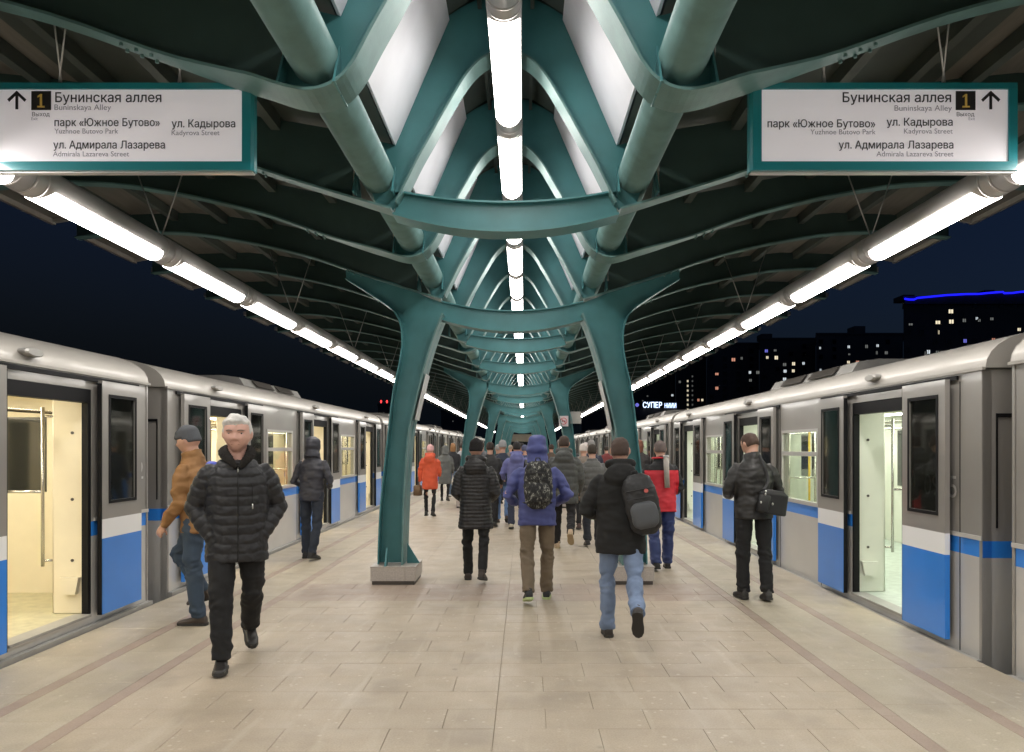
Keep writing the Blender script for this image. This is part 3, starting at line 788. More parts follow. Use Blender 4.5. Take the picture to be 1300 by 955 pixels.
# ================================================================ SIGNS
SFR = mat('sign_frame_teal', (.015, .215, .25), .28, coat=.6)
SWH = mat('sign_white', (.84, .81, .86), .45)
SWH.node_tree.nodes['Principled BSDF'].inputs['Emission Color'].default_value = (1, .96, 1, 1); SWH.node_tree.nodes['Principled BSDF'].inputs['Emission Strength'].default_value = .16   # weak glow added to brighten the white face
SBK = mat('sign_black', (.02, .018, .018), .5)
SGY = mat('sign_grey', (.28, .27, .30), .5)
SYE = mat('sign_yellow', (.75, .52, .12), .5)
SD = 4.15; SWD, SHT = 336*SD/FPX, 111*SD/FPX
def sign(cx, sd, lb):
    r = empty('direction_sign', (cx, SD, EYE+(VPY-216)*SD/FPX)); tag(r, lb, 'sign', 'hanging direction signs', 'thing')
    w2 = SWD/2; b = .048
    MB().box(-w2+.012, w2-.012, .015, .062, .012, SHT-.012).build('case', SFR, r)
    f = MB()
    for (x0, x1, z0, z1) in ((-w2, w2, 0, b), (-w2, w2, SHT-b*.72, SHT), (-w2, -w2+b, b+.0005, SHT-b*.72-.0005), (w2-b, w2, b+.0005, SHT-b*.72-.0005)):
        f.box(x0, x1, 0, .06, z0, z1)
    fo = f.build('frame', SFR, r)
    c = MB().box(-w2-.003, w2+.003, .02, .06, -.008, -.001)
    c.build('edge_trim', CHROME, r)
    for q in (-1, 1): MB().prism([(q*(w2+.0003), 0), (q*(w2+.014), .02), (q*(w2+.014), .06), (q*(w2+.0003), .06)], 2, 0, SHT-.01, 0).build('side_trim', SFR, r)
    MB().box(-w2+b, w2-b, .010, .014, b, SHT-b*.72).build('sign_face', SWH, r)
    # printed content; pixel offsets of the photograph turned to metres on the face
    px0 = -20 if sd < 0 else 956
    def X(px): return -w2+(px-px0)*SD/FPX
    def Z(py): return (216-py)*SD/FPX
    k = SD/FPX; Y = .008
    def T(nm, body, px, py, wpx, h, m, al='LEFT'):
        o = text(nm, body, h*k*1.37, m, r, (0, Y, Z(py)), align='LEFT', width=wpx*k, ext=.0008, bold=.012 if m is SBK else .0)
        xs = [v.co.x*o.scale.x for v in o.data.vertices]; o.location.x = (X(px)-min(xs)) if al == 'LEFT' else X(px)-max(xs)
    if sd < 0:
        T('station_text', 'Бунинская аллея', 67, 129, 135, 12.5, SBK); T('station_text_latin', 'Buninskaya Alley', 66, 139, 72, 7.5, SGY)
        T('street_text', 'парк «Южное Бутово»', 66, 159.5, 134, 10, SBK); T('street_text_latin', 'Yuzhnoe Butovo Park', 66, 169, 81, 6.8, SGY)
        T('street_text', 'ул. Кадырова', 215, 161, 81, 10, SBK); T('street_text_latin', 'Kadyrova Street', 215, 171, 61, 6.8, SGY)
        T('street_text', 'ул. Адмирала Лазарева', 64.5, 188, 142, 10, SBK); T('street_text_latin', 'Admirala Lazareva Street', 64, 198, 97, 6.8, SGY)
        bx, ax = 36.5, 18
    else:
        T('station_text', 'Бунинская аллея', 1208.5, 129, 138, 12.5, SBK, 'R'); T('station_text_latin', 'Buninskaya Alley', 1209.5, 140, 73, 7.5, SGY, 'R')
        T('street_text', 'парк «Южное Бутово»', 1112, 161, 137, 10, SBK, 'R'); T('street_text_latin', 'Yuzhnoe Butovo Park', 1112.5, 170, 83, 6.8, SGY, 'R')
        T('street_text', 'ул. Кадырова', 1210.5, 159, 84, 10, SBK, 'R'); T('street_text_latin', 'Kadyrova Street', 1210.5, 169, 62, 6.8, SGY, 'R')
        T('street_text', 'ул. Адмирала Лазарева', 1211.5, 188, 146, 10, SBK, 'R'); T('street_text_latin', 'Admirala Lazareva Street', 1211.5, 198, 98, 6.8, SGY, 'R')
        bx, ax = 1214.5, 1259
    MB().box(X(bx), X(bx+25), Y-.001, .0095, Z(139), Z(115)).build('number_plate', SBK, r)
    nb = MB(); cx_ = X(bx+12.5); nb.prism([(cx_-1.2*k, Z(134)), (cx_+1.6*k, Z(134)), (cx_+1.6*k, Z(119)), (cx_-.6*k, Z(119)), (cx_-4.2*k, Z(121.5)), (cx_-4.2*k, Z(123.6)), (cx_-1.2*k, Z(122))], 1, Y-.004, Y-.002)
    nb.box(cx_-4.4*k, cx_+4.8*k, Y-.004, Y-.002, Z(136), Z(134)-.0001); nb.build('number_text', SYE, r)
    text('exit_text', 'Выход', 7.4*k, SBK, r, (X(bx+12), Y, Z(147)), align='CENTER'); text('exit_text_latin', 'Exit', 5.4*k, SGY, r, (X(bx+(4 if sd < 0 else 20)), Y, Z(152)), align='CENTER')
    a = MB(); c_ = X(ax)
    a.prism([(c_-1.7*k, Z(138)), (c_+1.7*k, Z(138)), (c_+1.7*k, Z(118)), (c_, Z(114.5)), (c_-1.7*k, Z(118))], 1, Y-.001, .0095)
    for q in (-1, 1): a.prism([(c_+q*.1*k, Z(114.5)), (c_+q*12*k, Z(125.5)), (c_+q*9.8*k, Z(128.5)), (c_+q*.1*k, Z(119.2))], 1, Y-.0012, .0093)
    a.build('arrow', SBK, r)
    q = sd; hx = -.33 if sd < 0 else .33
    for x in (hx, -hx):
        MB().tube([(x, .035, SHT-.01), (x, -.10, SHT+.62)], .005, 6).build('hanger_rod', WIRE, r)
        MB().tube([(x+q*.02, .035, SHT-.01), (x-q*.14, -.10, SHT+.58)], .005, 6).build('hanger_rod', WIRE, r)
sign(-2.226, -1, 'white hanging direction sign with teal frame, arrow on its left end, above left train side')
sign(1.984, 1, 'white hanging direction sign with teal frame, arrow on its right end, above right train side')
# small square prohibition sign with a clock box, on the second right-hand column
PINKW = mat('sign_pinkish_white', (.66, .60, .62), .5); RED = mat('sign_red', (.60, .12, .14), .5)
q = empty('notice_board', (XC+1.20, YC0+1.87*6-.19, EYE+.70)); tag(q, 'small square white and red prohibition notice fixed to the second right column', 'sign', None, 'thing')
MB().box(-.125, .125, 0, .012, -.14, .14).build('board', PINKW, q)
a = MB(); a.tube([(.085*math.cos(t), -.002, .085*math.sin(t)) for t in [2*math.pi*i/24 for i in range(25)]], .010, 5); a.prism([(-.07, .055), (-.055, .07), (.07, -.055), (.055, -.07)], 1, -.006, -.001); a.build('prohibition_ring', RED, q)
MB().box(-.05, .05, -.003, -.001, -.012, .012).build('pictogram', SBK, q)
q = empty('grey_box', (XC+1.52, YC0+1.87*6-.1, EYE+.66)); q.name = 'junction_box'; tag(q, 'grey box fixed behind the notice on the second right column', 'box', None, 'thing')
MB().box(-.13, .16, 0, .14, -.02, .30).build('case', LEDGE, q)

# ================================================================ NIGHT CITY
BM_ = mat('block_wall_night', (.20, .16, .135), .85, var=.2, vs=.2)
BM2 = mat('block_wall_pale', (.24, .20, .17), .85, var=.2, vs=.2)
def emat(n, c, e): return mat(n, c, .5, emit=e)
EW = {'w': emat('window_white', (1, .88, .62), .85), 'c': emat('window_cool', (.85, .95, 1), .7), 'd': emat('window_dim', (.75, .78, .72), .16),
      'o': emat('window_orange', (1, .45, .30), .55), 'b': emat('window_bluish', (.25, .25, 1), .6)}
DARKW = mat('window_dark', (.012, .012, .014), .2)
LEDB = emat('blue_led', (.01, .01, 1), 1.6)
WCACHE = {}
def building(lb, px0, px1, top, D, wins, m, dark=True, name='apartment_block'):
    x0, x1 = (px0-VPX)*D/FPX, (px1-VPX)*D/FPX; H = EYE+(VPY-top)*D/FPX+1.3; cx = (x0+x1)/2
    r = empty(name, (cx, D, -1.3)); tag(r, lb, 'building', 'night city beyond the tracks', 'thing')
    wd = (x1-x0)/2
    sk0, sk1 = x0*14/D, x1*14/D
    if cx < 0: sk0, sk1 = sk0, sk1
    MB().prism([(-wd, 0), (wd, 0), (wd+sk1, 14), (-wd+sk0, 14)], 2, 0, H).build('wall', m, r)
    rr = MB(); rr.prism([(-wd-.2, -.25), (wd+.2, -.25), (wd+sk1+.2, 14.2), (-wd+sk0-.2, 14.2)], 2, H+.003, H+.5)
    t = -wd+2
    while t < wd-4:
        if random.random() < .5: rr.box(t, t+random.uniform(2, 4), 4, 9, H+.504, H+random.uniform(1.4, 3.2))
        t += random.uniform(6, 11)
    rr.build('roof', m, r)
    k = D/FPX
    for (px, py, wpx, hpx, c) in wins:
        x = (px-VPX)*k-cx; z = EYE+(VPY-py)*k+1.3
        key = (round(wpx*k*.82, 2), round(hpx*k*.82, 2), c)
        if key not in WCACHE:
            a, b = key[0]/2, key[1]/2
            WCACHE[key] = (MB().box(-a-.12, a+.12, -.10, .02, -b-.12, -b).box(-a-.12, a+.12, -.10, .02, b, b+.12).box(-a-.12, -a, -.10, .02, -b+.001, b-.001).box(a, a+.12, -.10, .02, -b+.001, b-.001).box(-.05, .05, -.09, .01, -b+.002, b-.002).mesh('window', m),
                           MB().box(-a, a, -.03, -.01, -b, b).mesh('window_pane', EW.get(c, DARKW)))
        wo = link_mesh('window', WCACHE[key][0], r, (x, 0, z)); link_mesh('window_pane', WCACHE[key][1], wo)
    if dark:
        # unlit windows in the same storeys
        ys_ = 11.3 if D < 200 else 9.6
        n = 0; py = top+9
        while py < 520 and n < 60:
            px = px0+6
            while px < min(px1-4, 1310):
                if not any(abs(px-a) < 9 and abs(py-b) < 7 for a, b, *_ in wins) and random.random() < .55 and n < 60:
                    x = (px-VPX)*k-cx; z = EYE+(VPY-py)*k+1.3
                    key = (round(5*k, 2), round(5.5*k, 2), 'n')
                    if key not in WCACHE:
                        a, b = key[0]/2, key[1]/2
                        WCACHE[key] = (MB().box(-a-.12, a+.12, -.10, .02, -b-.12, -b).box(-a-.12, a+.12, -.10, .02, b, b+.12).box(-a-.12, -a, -.10, .02, -b+.001, b-.001).box(a, a+.12, -.10, .02, -b+.001, b-.001).mesh('window', m),
                                       MB().box(-a, a, -.03, -.01, -b, b).mesh('window_pane', DARKW))
                    wo = link_mesh('window', WCACHE[key][0], r, (x, 0, z)); link_mesh('window_pane', WCACHE[key][1], wo); n += 1
                px += 17
            py += ys_
    return r
A = [(1207, 395.5, 7, 6, 'w'), (1190.5, 409.5, 7, 5, 'w'), (1207.6, 408.5, 7, 6, 'w'), (1224, 407, 5, 5, 'd'), (1240, 404.5, 3.5, 4, 'c'), (1243, 407, 4, 4, 'd'), (1259, 405, 5, 4, 'd'), (1191.6, 422, 2, 6, 'w'),
     (1225, 433, 5, 5.5, 'b'), (1261, 431, 5, 3.5, 'o'), (1293.6, 418.5, 5, 4.5, 'w'), (1294.6, 431, 2.5, 4, 'w'), (1175, 448.5, 3, 5, 'd'), (1178.5, 447, 5, 6, 'c'), (1190, 448, 5, 6, 'd'), (1195, 448, 3, 6, 'd'),
     (1209, 446, 7, 6, 'c'), (1226, 445, 5, 5, 'd'), (1156, 412, 6, 3, 'd'), (1150, 457, 2, 3, 'd')]
b1 = building('tall dark apartment block with a blue light line along its roof, above the right train', 1147, 1500, 379, 180, A, BM_)
k = 180/FPX; H = EYE+(VPY-379)*k+1.3; cx = ((1147+1500)/2-VPX)*k
pts = [(1147, 380), (1152, 382), (1159, 382.5), (1163, 379), (1180, 377), (1200, 374.5), (1225, 373.5), (1240, 374), (1256, 372), (1271, 371), (1273, 374), (1283, 374), (1294, 372), (1310, 370), (1400, 369), (1498, 370)]
par = MB(); pp = [((px-VPX)*k-cx, EYE+(VPY-py)*k+1.3) for px, py in [(a_, py_-.45*(py_-(380-(a_-1147)*.065))) if a_ < 1300 else (a_, py_) for a_, py_ in pts]]
for (xa, za), (xb, zb) in zip(pp[:-1], pp[1:]): par.prism([(xa, H-1.4), (xb, H-1.4), (xb, zb), (xa, za)], 1, -.5, -.26)
par.build('parapet', BM_, b1)
MB().tube([(x, -.6, z) for x, z in pp], .22, 6).build('blue_light_line', LEDB, b1)
B = [(1077.4, 440.5, 3.5, 4, 'c'), (1100, 440, 4, 5, 'd'), (1114, 439, 3.5, 4, 'c'), (1078, 450, 3, 2.5, 'd'), (1113, 448, 2.5, 5, 'd'), (1125, 448, 4.5, 4.5, 'd'), (1077, 460, 4, 4, 'w'), (1088.6, 460, 5, 4.5, 'o'), (1101.6, 459, 3, 4, 'c'),
     (1077.6, 469, 4, 4, 'c'), (1089, 469, 4.5, 4, 'd'), (1114.6, 468, 6, 5, 'w'), (1053, 470.6, 5.5, 4.5, 'd'), (1041.6, 470, 2.5, 4, 'c'), (1041, 442, 2.5, 3.5, 'c'), (1066, 479, 3, 5, 'w'), (1096, 476, 3, 3, 'd')]
building('dark apartment block with scattered lit windows just left of the blue-lit one', 1036, 1146.4, 425, 215, B, BM2)
C = [(972.8, 445.7, 4.5, 4.5, 'b'), (984, 445, 4, 3, 'd'), (974, 454, 3.5, 4, 'w'), (985.4, 454.3, 5, 5.5, 'w'), (996, 463, 5, 4.5, 'd'), (1007.4, 462, 4.5, 5, 'w'), (1020, 461.5, 3.5, 4, 'c'), (996.6, 471.4, 4.5, 4.5, 'c'), (1007, 471, 4, 4.5, 'w'),
     (996, 481.5, 5, 4.5, 'c'), (1019.5, 481, 5, 4, 'd'), (1031, 479.8, 4, 4.5, 'w')]
building('dark apartment block in the middle of the row, lit windows in two close columns', 964, 1035.6, 431, 230, C, BM_)
D_ = [(952, 473, 3.5, 4, 'c'), (962, 473, 5, 4.5, 'd'), (952.6, 483, 4, 4, 'd'), (931, 456.8, 5.5, 5, 'o'), (941.5, 455, 3, 4, 'd'), (910, 475, 5, 3.5, 'o'), (910, 493, 4.5, 4.5, 'o')]
building('dark apartment block with few orange windows left of the lit rows', 897, 963.6, 437, 240, D_, BM2)
F_ = [(873, 484+6*i, 2.2, 3.2, 'w') for i in range(7)] + [(879, 478+6*i, 1.8, 2.6, 'd') for i in range(8)] + [(891.5, 508, 3, 3.5, 'w'), (886.6, 508, 3, 4, 'o'), (863, 485, 3, 3.5, 'd')]
building('dark tower with two vertical strings of small stairwell lights', 858, 896.6, 440, 250, F_, BM_, dark=False)
building('low dark block under the canopy edge, beside the illuminated shop sign', 800, 857.4, 470, 260, [(853.5, 502, 3, 3, 'c'), (816, 509, 2, 2, 'd'), (822, 503, 2, 2, 'd')], BM_, dark=False)
k = 150/FPX
sh = empty('shop_building', ((820-VPX)*k, 150, -1.3)); tag(sh, 'low dark shop building carrying the white-blue lit roof lettering', 'building', 'night city beyond the tracks', 'thing')
MB().box(-12, 16, 0, 10, 0, 10.4).build('wall', BM_, sh)
NEON = emat('neon_white_blue', (.55, .70, 1), 3.2)
t = text('roof_lettering', 'СУПЕР', 1.55, NEON, sh, ((815.5-820)*k, -.3, 10.75), width=24*k, ext=.06)
t = text('roof_lettering', 'НИИИ', 1.35, NEON, sh, ((843-820)*k, -.3, 10.7), width=14.5*k, ext=.06)
MB().box((801-820)*k, (818-820)*k, -.1, -.05, 10.45, 10.6).box((819-820)*k, (858-820)*k, -.1, -.05, 10.45, 10.6).build('sign_rail', BM_, sh)
bd = MB()
for px, rr in ((801.5, .22), (808.5, .36)):
    bd.tube([((px-820)*k, -.35, 11.3-rr), ((px-820)*k, -.35, 11.3-rr*.4), ((px-820)*k, -.35, 11.3+rr*.4), ((px-820)*k, -.35, 11.3+rr)], [.1, rr, rr, .1], 10)
bd.build('blue_lamp', EW['b'], sh)
tw = building('small dark tower with two red roof lamps, left of the near column', 480, 498, 514, 260, [(487, 524, 1.5, 1.5, 'd'), (489, 530, 1.5, 1.5, 'd')], BM_, dark=False, name='apartment_block')
REDL = emat('red_beacon', (1, .05, .05), 2.0)
H = EYE+(VPY-514)*260/FPX+1.3
rb = MB()
for x in (-1.4, .6): rb.tube([(x, 0, H+.5), (x, 0, H+1.1), (x, 0, H+1.6)], [.1, .35, .1], 8)
rb.build('red_beacon', REDL, tw)
building('dark low apartment block behind the left train, between the two near left columns', 560, 604, 522, 300, [(575, 535, 1.5, 1.5, 'd')], BM_, dark=False)
# ================================================================ PEOPLE
from mathutils.bvhtree import BVHTree
from mathutils import Euler
V3 = Vector
def remesh(mb, vox, mats, name, sm=2):
    me = mb.mesh('tmp', [])
    o = bpy.data.objects.new('tmp', me); sc.collection.objects.link(o)
    m = o.modifiers.new('r', 'REMESH'); m.mode = 'VOXEL'; m.voxel_size = vox; m.use_smooth_shade = True
    if sm:
        q = o.modifiers.new('s', 'SMOOTH'); q.factor = .5; q.iterations = sm
    dg = bpy.context.evaluated_depsgraph_get()
    r = bpy.data.meshes.new_from_object(o.evaluated_get(dg))
    bpy.data.objects.remove(o); bpy.data.meshes.remove(me)
    r.name = name; r.materials.clear()
    for x in (mats if isinstance(mats, (list, tuple)) else [mats]): r.materials.append(x)
    r.polygons.foreach_set('use_smooth', [True]*len(r.polygons))
    return r
class _FV:
    __slots__ = ('co', 'normal')
def fastv(me):
    n = len(me.vertices); co = np.empty(n*3, 'f'); no = np.empty(n*3, 'f')
    me.vertices.foreach_get('co', co); me.vertex_normals.foreach_get('vector', no); co = co.reshape(-1, 3); no = no.reshape(-1, 3).tolist(); cl = co.tolist()
    v = _FV()
    for i in range(n):
        v.co = V3(cl[i]); v.normal = V3(no[i]); yield v
        cl[i] = v.co[:]
    me.vertices.foreach_set('co', [x for p in cl for x in p]); me.update()
def sell(cx, cy, z, rx, ry, n=28, p=2.3, f=None):
    out_ = []
    for i in range(n):
        t = 2*math.pi*i/n; c, s = math.cos(t), math.sin(t)
        x = rx*math.copysign(abs(c)**(2/p), c); y = ry*math.copysign(abs(s)**(2/p), s)
        q = V3((cx+x, cy+y, z)); out_.append(f(q) if f else q)
    return out_
def ball(mb, c, r, f=None, n=12, rings=9):
    c = V3(c); rr = V3(r) if not isinstance(r, (int, float)) else V3((r, r, r)); L = []
    for j in range(rings+1):
        a = -math.pi/2+math.pi*(j+.5)/(rings+1); z = math.sin(a); q = math.cos(a); ring = []
        for i in range(n):
            t = 2*math.pi*i/n; p = V3((c.x+rr.x*q*math.cos(t), c.y+rr.y*q*math.sin(t), c.z+rr.z*z)); ring.append(f(p) if f else p)
        L.append(ring)
    mb.loft(L)
def ss(a, b, x): t = max(0., min(1., (x-a)/(b-a))); return t*t*(3-2*t)
def gs(x, s): return math.exp(-x*x/(2*s*s))
def head_pt(d):
    """point of a head surface, metres, for unit direction d (face towards +y)"""
    x, y, z = d
    p = V3((x*.0765, y*.097, z*.118))
    if z > 0: p.x *= 1+.12*ss(.15, .8, z); p.y *= 1+.10*ss(.15, .8, z); p.z *= 1-.045*ss(.4, 1, z)
    if z < 0: p.x *= 1-.22*ss(.1, 1, -z)
    if y < 0 and z < -.15: p.y *= 1-.45*ss(.15, .9, -z)
    if y < 0: p.z *= 1.0; p.y *= 1.04
    if y > 0:
        X, Z = p.x, p.z
        if z > .3: p.y -= .012*ss(.3, 1, z)
        p.y -= .006*gs(X, .05)*0
        nz = .026*ss(.020, -.024, Z)*(1-ss(-.024, -.036, Z)) if Z < .02 else 0
        w = .0075+.006*ss(.01, -.025, Z)
        p.y += nz*gs(X, w)
        for e in (-.032, .032):
            p.y -= .012*gs(X-e, .013)*gs(Z-.012, .010)
            p.y += .006*gs(X-e, .018)*gs(Z-.032, .006)
            p.y += .005*gs(X-e*1.25, .016)*gs(Z+.028, .016)
        p.y += .006*gs(X, .018)*gs(Z+.053, .005) + .006*gs(X, .016)*gs(Z+.066, .005)
        p.y -= .005*gs(X, .020)*gs(Z+.0595, .0028)
        p.y += .009*gs(X, .020)*gs(Z+.095, .012)
    return p
def head_into(mb, f, fn=None, n=56, rings=44):
    L = []
    for j in range(rings):
        a = -math.pi/2+math.pi*(j+.5)/rings; ring = []
        for i in range(n):
            t = 2*math.pi*i/n; d = V3((math.cos(a)*math.cos(t), math.cos(a)*math.sin(t), math.sin(a)))
            p = head_pt(d)
            if fn: p = fn(d, p)
            ring.append(f(p))
        L.append(ring)
    mb.loft(L)
def cloth(name, col, rough=.8, var=.12, bs=250, bump=.15, sheen=0):
    m = mat(name, col, rough, var=var, vs=9, bump=bump, bs=bs); return m
SKIN = mat('skin', (.52, .30, .22), .5, var=.06, vs=20); SKIN.node_tree.nodes['Principled BSDF'].inputs['Subsurface Weight'].default_value = .08
SKIN.node_tree.nodes['Principled BSDF'].inputs['Subsurface Radius'].default_value = (.02, .008, .004)
SOLE = mat('shoe_sole', (.03, .028, .026), .7); LIPM = mat('lip', (.30, .11, .095), .5); EYEW = mat('eye_white', (.34, .29, .27), .35); IRIS = mat('eye_iris', (.03, .025, .02), .2)
BROW = mat('eyebrow_hair', (.16, .13, .115), .9); LIDM = mat('skin_fold', (.36, .19, .15), .6)
ALLP = []
def person(lb, px, fpy, H=1.75, head=0., legs=((0, 0, 0), (0, 0, 0)), arms=((8, 10, 25, .1), (8, 10, 25, .1)), lean=3., bulk=1., jk='jacket', hem=.47, jc=None, tc=None,
           hair='short', hc=None, sc_=None, quilt=None, hood=None, hpitch=0., hyaw=0., vox=None, hemr=1., legw=1., collar=.0, skin=None, pocket=False, sleeve=1., solec=None, d=None, wr=.006, cuffc=None, cap=None, jmat2=None, shoe_s=1., hs=1.05, hx=1., neck_open=False):
    """legs: (thigh forward deg, knee bend deg, foot pitch deg) left then right; arms: (forward, outward, elbow bend, inward)"""
    d = d or EYE*FPX/(fpy-VPY)
    vox = vox or max(.009, d*.0011)
    root = empty('person', ((px-VPX)*d/FPX, d, 0), math.radians(head))
    tag(root, lb, 'person', 'people on the platform', 'thing')
    k = H/1.75; skin = skin or SKIN
    hz = .525*H; L1, L2 = .245*H, .243*H
    feet = []
    for s, (a, b, fp) in zip((-1, 1), legs):
        a, b = math.radians(a), math.radians(b)
        hp = V3((s*.052*H, 0, hz)); kn = hp+L1*V3((s*.045, math.sin(a), -math.cos(a))); an = kn+L2*V3((-s*.01, math.sin(a-b), -math.cos(a-b)))
        feet.append([s, hp, kn, an, math.radians(fp)])
    # set the height so that the lowest sole touches the ground
    low = min(an.z - (.085*k*math.cos(fp) + (max(.17*k*math.sin(fp), .05*k*math.sin(-fp)) if fp else 0)) for s, hp, kn, an, fp in feet)
    dz = V3((0, 0, -low))
    for f in feet: f[1] += dz; f[2] += dz; f[3] += dz
    hz -= low
    piv = V3((0, 0, hz)); R = Matrix.Rotation(math.radians(-lean), 3, 'X')
    U = lambda p: piv + R @ (V3(p)-piv)
    sh_z = hz+.262*H; sw = .101*H*(.9+.1*bulk)
    armp = []
    for s, (p_, ab, e, inw) in zip((-1, 1), arms):
        p_, ab, e = map(math.radians, (p_, ab, e))
        S = V3((s*sw, -.005, sh_z)); d1 = V3((s*math.sin(ab), math.sin(p_)*math.cos(ab), -math.cos(p_)*math.cos(ab)))
        El = S+.172*H*d1; d2 = V3((s*math.sin(ab)*.6-s*inw, math.sin(p_+e), -math.cos(p_+e))).normalized()
        Wr = El+.145*H*d2; armp.append((s, U(S), U(El), U(Wr), (R @ d2)))
    nk = U((0, .0, hz+.325*H)); 
    HR = R @ Euler((math.radians(-hpitch), 0, math.radians(hyaw))).to_matrix()
    hc_ = U((0, .022*k, hz+.404*H)) + HR @ V3((0, math.sin(math.radians(hpitch))*.04, 0))
    ks = k*hs
    HF = lambda p: hc_ + HR @ (V3((p.x*hx, p.y, p.z))*ks)
    # ---- body, one surface
    b = MB()
    head_into(b, HF, None, 72 if d < 9 else 40, 56 if d < 9 else 30)
    for s in (-1, 1): ball(b, (s*.077, -.006, -.002), (.012, .018, .030), HF, 8, 7)
    b.tube([U((0, -.012, hz+.27*H)), U((0, -.008, hz+.34*H)), HF(V3((0, -.012, -.05)))], [.072*k, .060*k*hx, .058*k*hx], 14)
    b.loft([sell(0, 0, z*H+hz, rx*k, ry*k, 20, 2.2, U) for z, rx, ry in ((-.02, .14, .10), (.08, .135, .09), (.2, .15, .10), (.25, .13, .08), (.29, .07, .06))])
    for s, S, El, Wr, d2 in armp:
        b.tube([S-V3((s*.06, 0, 0)), S, El, Wr+(El-Wr)*(.35 if pocket else 0)], [.034*k, .036*k, .034*k, .026*k], 10)
        # hand: palm, four fingers, thumb
        side = d2.cross(V3((s, 0, 0))).normalized(); nrm = side.cross(d2).normalized(); nrm = nrm if nrm.x*s < 0 else -nrm
        if pocket:
            continue
        b.tube([Wr-d2*.01, Wr+d2*.03*k, Wr+d2*.085*k], [(.020*k, .024*k), (.016*k, .036*k), (.014*k, .038*k)] if abs(d2.cross(V3((0, 0, 1))).x) > .5 else [.024*k, .030*k, .030*k], 10)
        for i, (of, ln) in enumerate(((-.030, .062), (-.011, .074), (.009, .070), (.028, .056))):
            a0 = Wr+d2*.078*k+side*of*k; a1 = a0+(d2*.9+nrm*.25)*ln*.5*k; a2 = a1+(d2*.55+nrm*.7)*ln*.55*k
            b.tube([a0, a1, a2], [.0095*k, .0085*k, .007*k], 7)
        t0 = Wr+d2*.03*k-side*.030*k; t1 = t0+(d2*.5-side*.7+nrm*.3)*.035*k; b.tube([t0, t1, t1+(d2*.9+nrm*.3)*.03*k], [.012*k, .010*k, .008*k], 7)
    for s, hp, kn, an, fp in feet:
        b.tube([hp+V3((0, 0, .02)), kn, an, an-V3((0, 0, .03))], [.065*k, .040*k, .030*k, .032*k], 12)
    bv = .0085 if d < 6.6 else max(.011, d*.0013)
    body = link_mesh('body', remesh(b, bv, skin, 'body', 1), root)
    # ---- trousers
    t = MB()
    t.loft([sell(0, .0, hz+z, rx*k, ry*k, 24, 2.3) for z, rx, ry in ((-.075, .155*legw, .115), (.0, .168, .122), (.09, .16, .115), (.14, .15, .105))])
    for s, hp, kn, an, fp in feet:
        c = hp+(kn-hp)*.5; c2 = kn+(an-kn)*.5
        t.tube([hp+V3((s*.01, 0, .03)), c, kn, c2, an+(an-kn).normalized()*.012*k], [(.092*k*legw), .088*k*legw, .073*k*legw, .070*k*legw, .066*k*legw], 16)
    me = remesh(t, max(.009, vox), tc, 'trousers', 2)
    for v in fastv(me):
        p = v.co; n = v.normal
        kz = max(gs(p.z-feet[0][2].z, .12), gs(p.z-feet[1][2].z, .12), gs(p.z-.13, .08), .35)
        zz_ = p.z+.35*p.x*noise.noise(V3((px, p.z*3, 0)))*3
        q = noise.noise(V3((p.x*8+px, p.y*8, zz_*13)))+.6*noise.noise(V3((p.x*19, p.y*19+px, zz_*27)))
        v.co = p+n*(q*.021*kz)
    link_mesh('trousers', me, root)
    # ---- shoes
    for s, hp, kn, an, fp in feet:
        M = Matrix.Translation(an) @ Matrix.Rotation(math.radians(-s*6), 4, 'Z') @ Matrix.Rotation(-fp, 4, 'X') @ Matrix.Scale(k*shoe_s, 4)
        F = lambda p: M @ V3(p)
        q = MB(); L = []
        for y, w_, h in ((-.072, .028, .05), (-.065, .036, .075), (-.03, .040, .088), (.02, .042, .085), (.06, .044, .066), (.11, .047, .048), (.15, .043, .040), (.178, .030, .030), (.187, .012, .018)):
            zc = -.085+.006; L.append([F((w_*math.copysign(abs(math.cos(a))**.8, math.cos(a)), y, zc+(h)*(.5+.5*math.copysign(abs(math.sin(a))**.75, math.sin(a))))) for a in [2*math.pi*i/16 for i in range(16)]])
        q.loft(L); q.tube([F((0, -.022, -.03)), F((0, -.018, .03))], [.041*k, .043*k], 14)
        so = link_mesh('shoe', remesh(q, max(.007, vox*.7), sc_, 'shoe', 2), root)
        z = MB(); ol = [(-.05, -.070), (-.036, -.082), (0, -.086), (0, -.086), (.036, -.082), (.05, -.065)]
        outl = [(-.030, -.077), (0, -.084), (.030, -.077), (.044, -.05), (.042, .02), (.050, .09), (.048, .14), (.034, .178), (.008, .196), (-.018, .19), (-.042, .155), (-.050, .10), (-.041, .02), (-.044, -.05)]
        z.loft([[F((x*.98, y, -.086)) for x, y in outl], [F((x*1.02, y, -.078)) for x, y in outl], [F((x*1.0, y, -.062)) for x, y in outl]], 0, False)
        soo = z.build('sole', solec or SOLE); soo.parent = so
    # ---- jacket
    j = MB(); B = bulk
    prof = {'jacket': [(.00, .196, .138), (.08, .190, .132), (.15, .196, .134), (.205, .204, .136), (.245, .188, .126), (.275, .148, .106), (.302, .102, .088), (.325, .078, .076)],
            'puffer': [(.00, .212, .158), (.08, .212, .158), (.15, .216, .158), (.205, .220, .154), (.248, .204, .140), (.278, .162, .118), (.305, .114, .098), (.33, .086, .084)],
            'slim': [(.00, .172, .125), (.08, .166, .120), (.15, .178, .122), (.205, .188, .122), (.245, .172, .114), (.275, .136, .098), (.302, .095, .084), (.325, .072, .072)]}[jk]
    hemz = hem*H-0.525*H      # relative to the hip
    rings = []
    n0 = 7
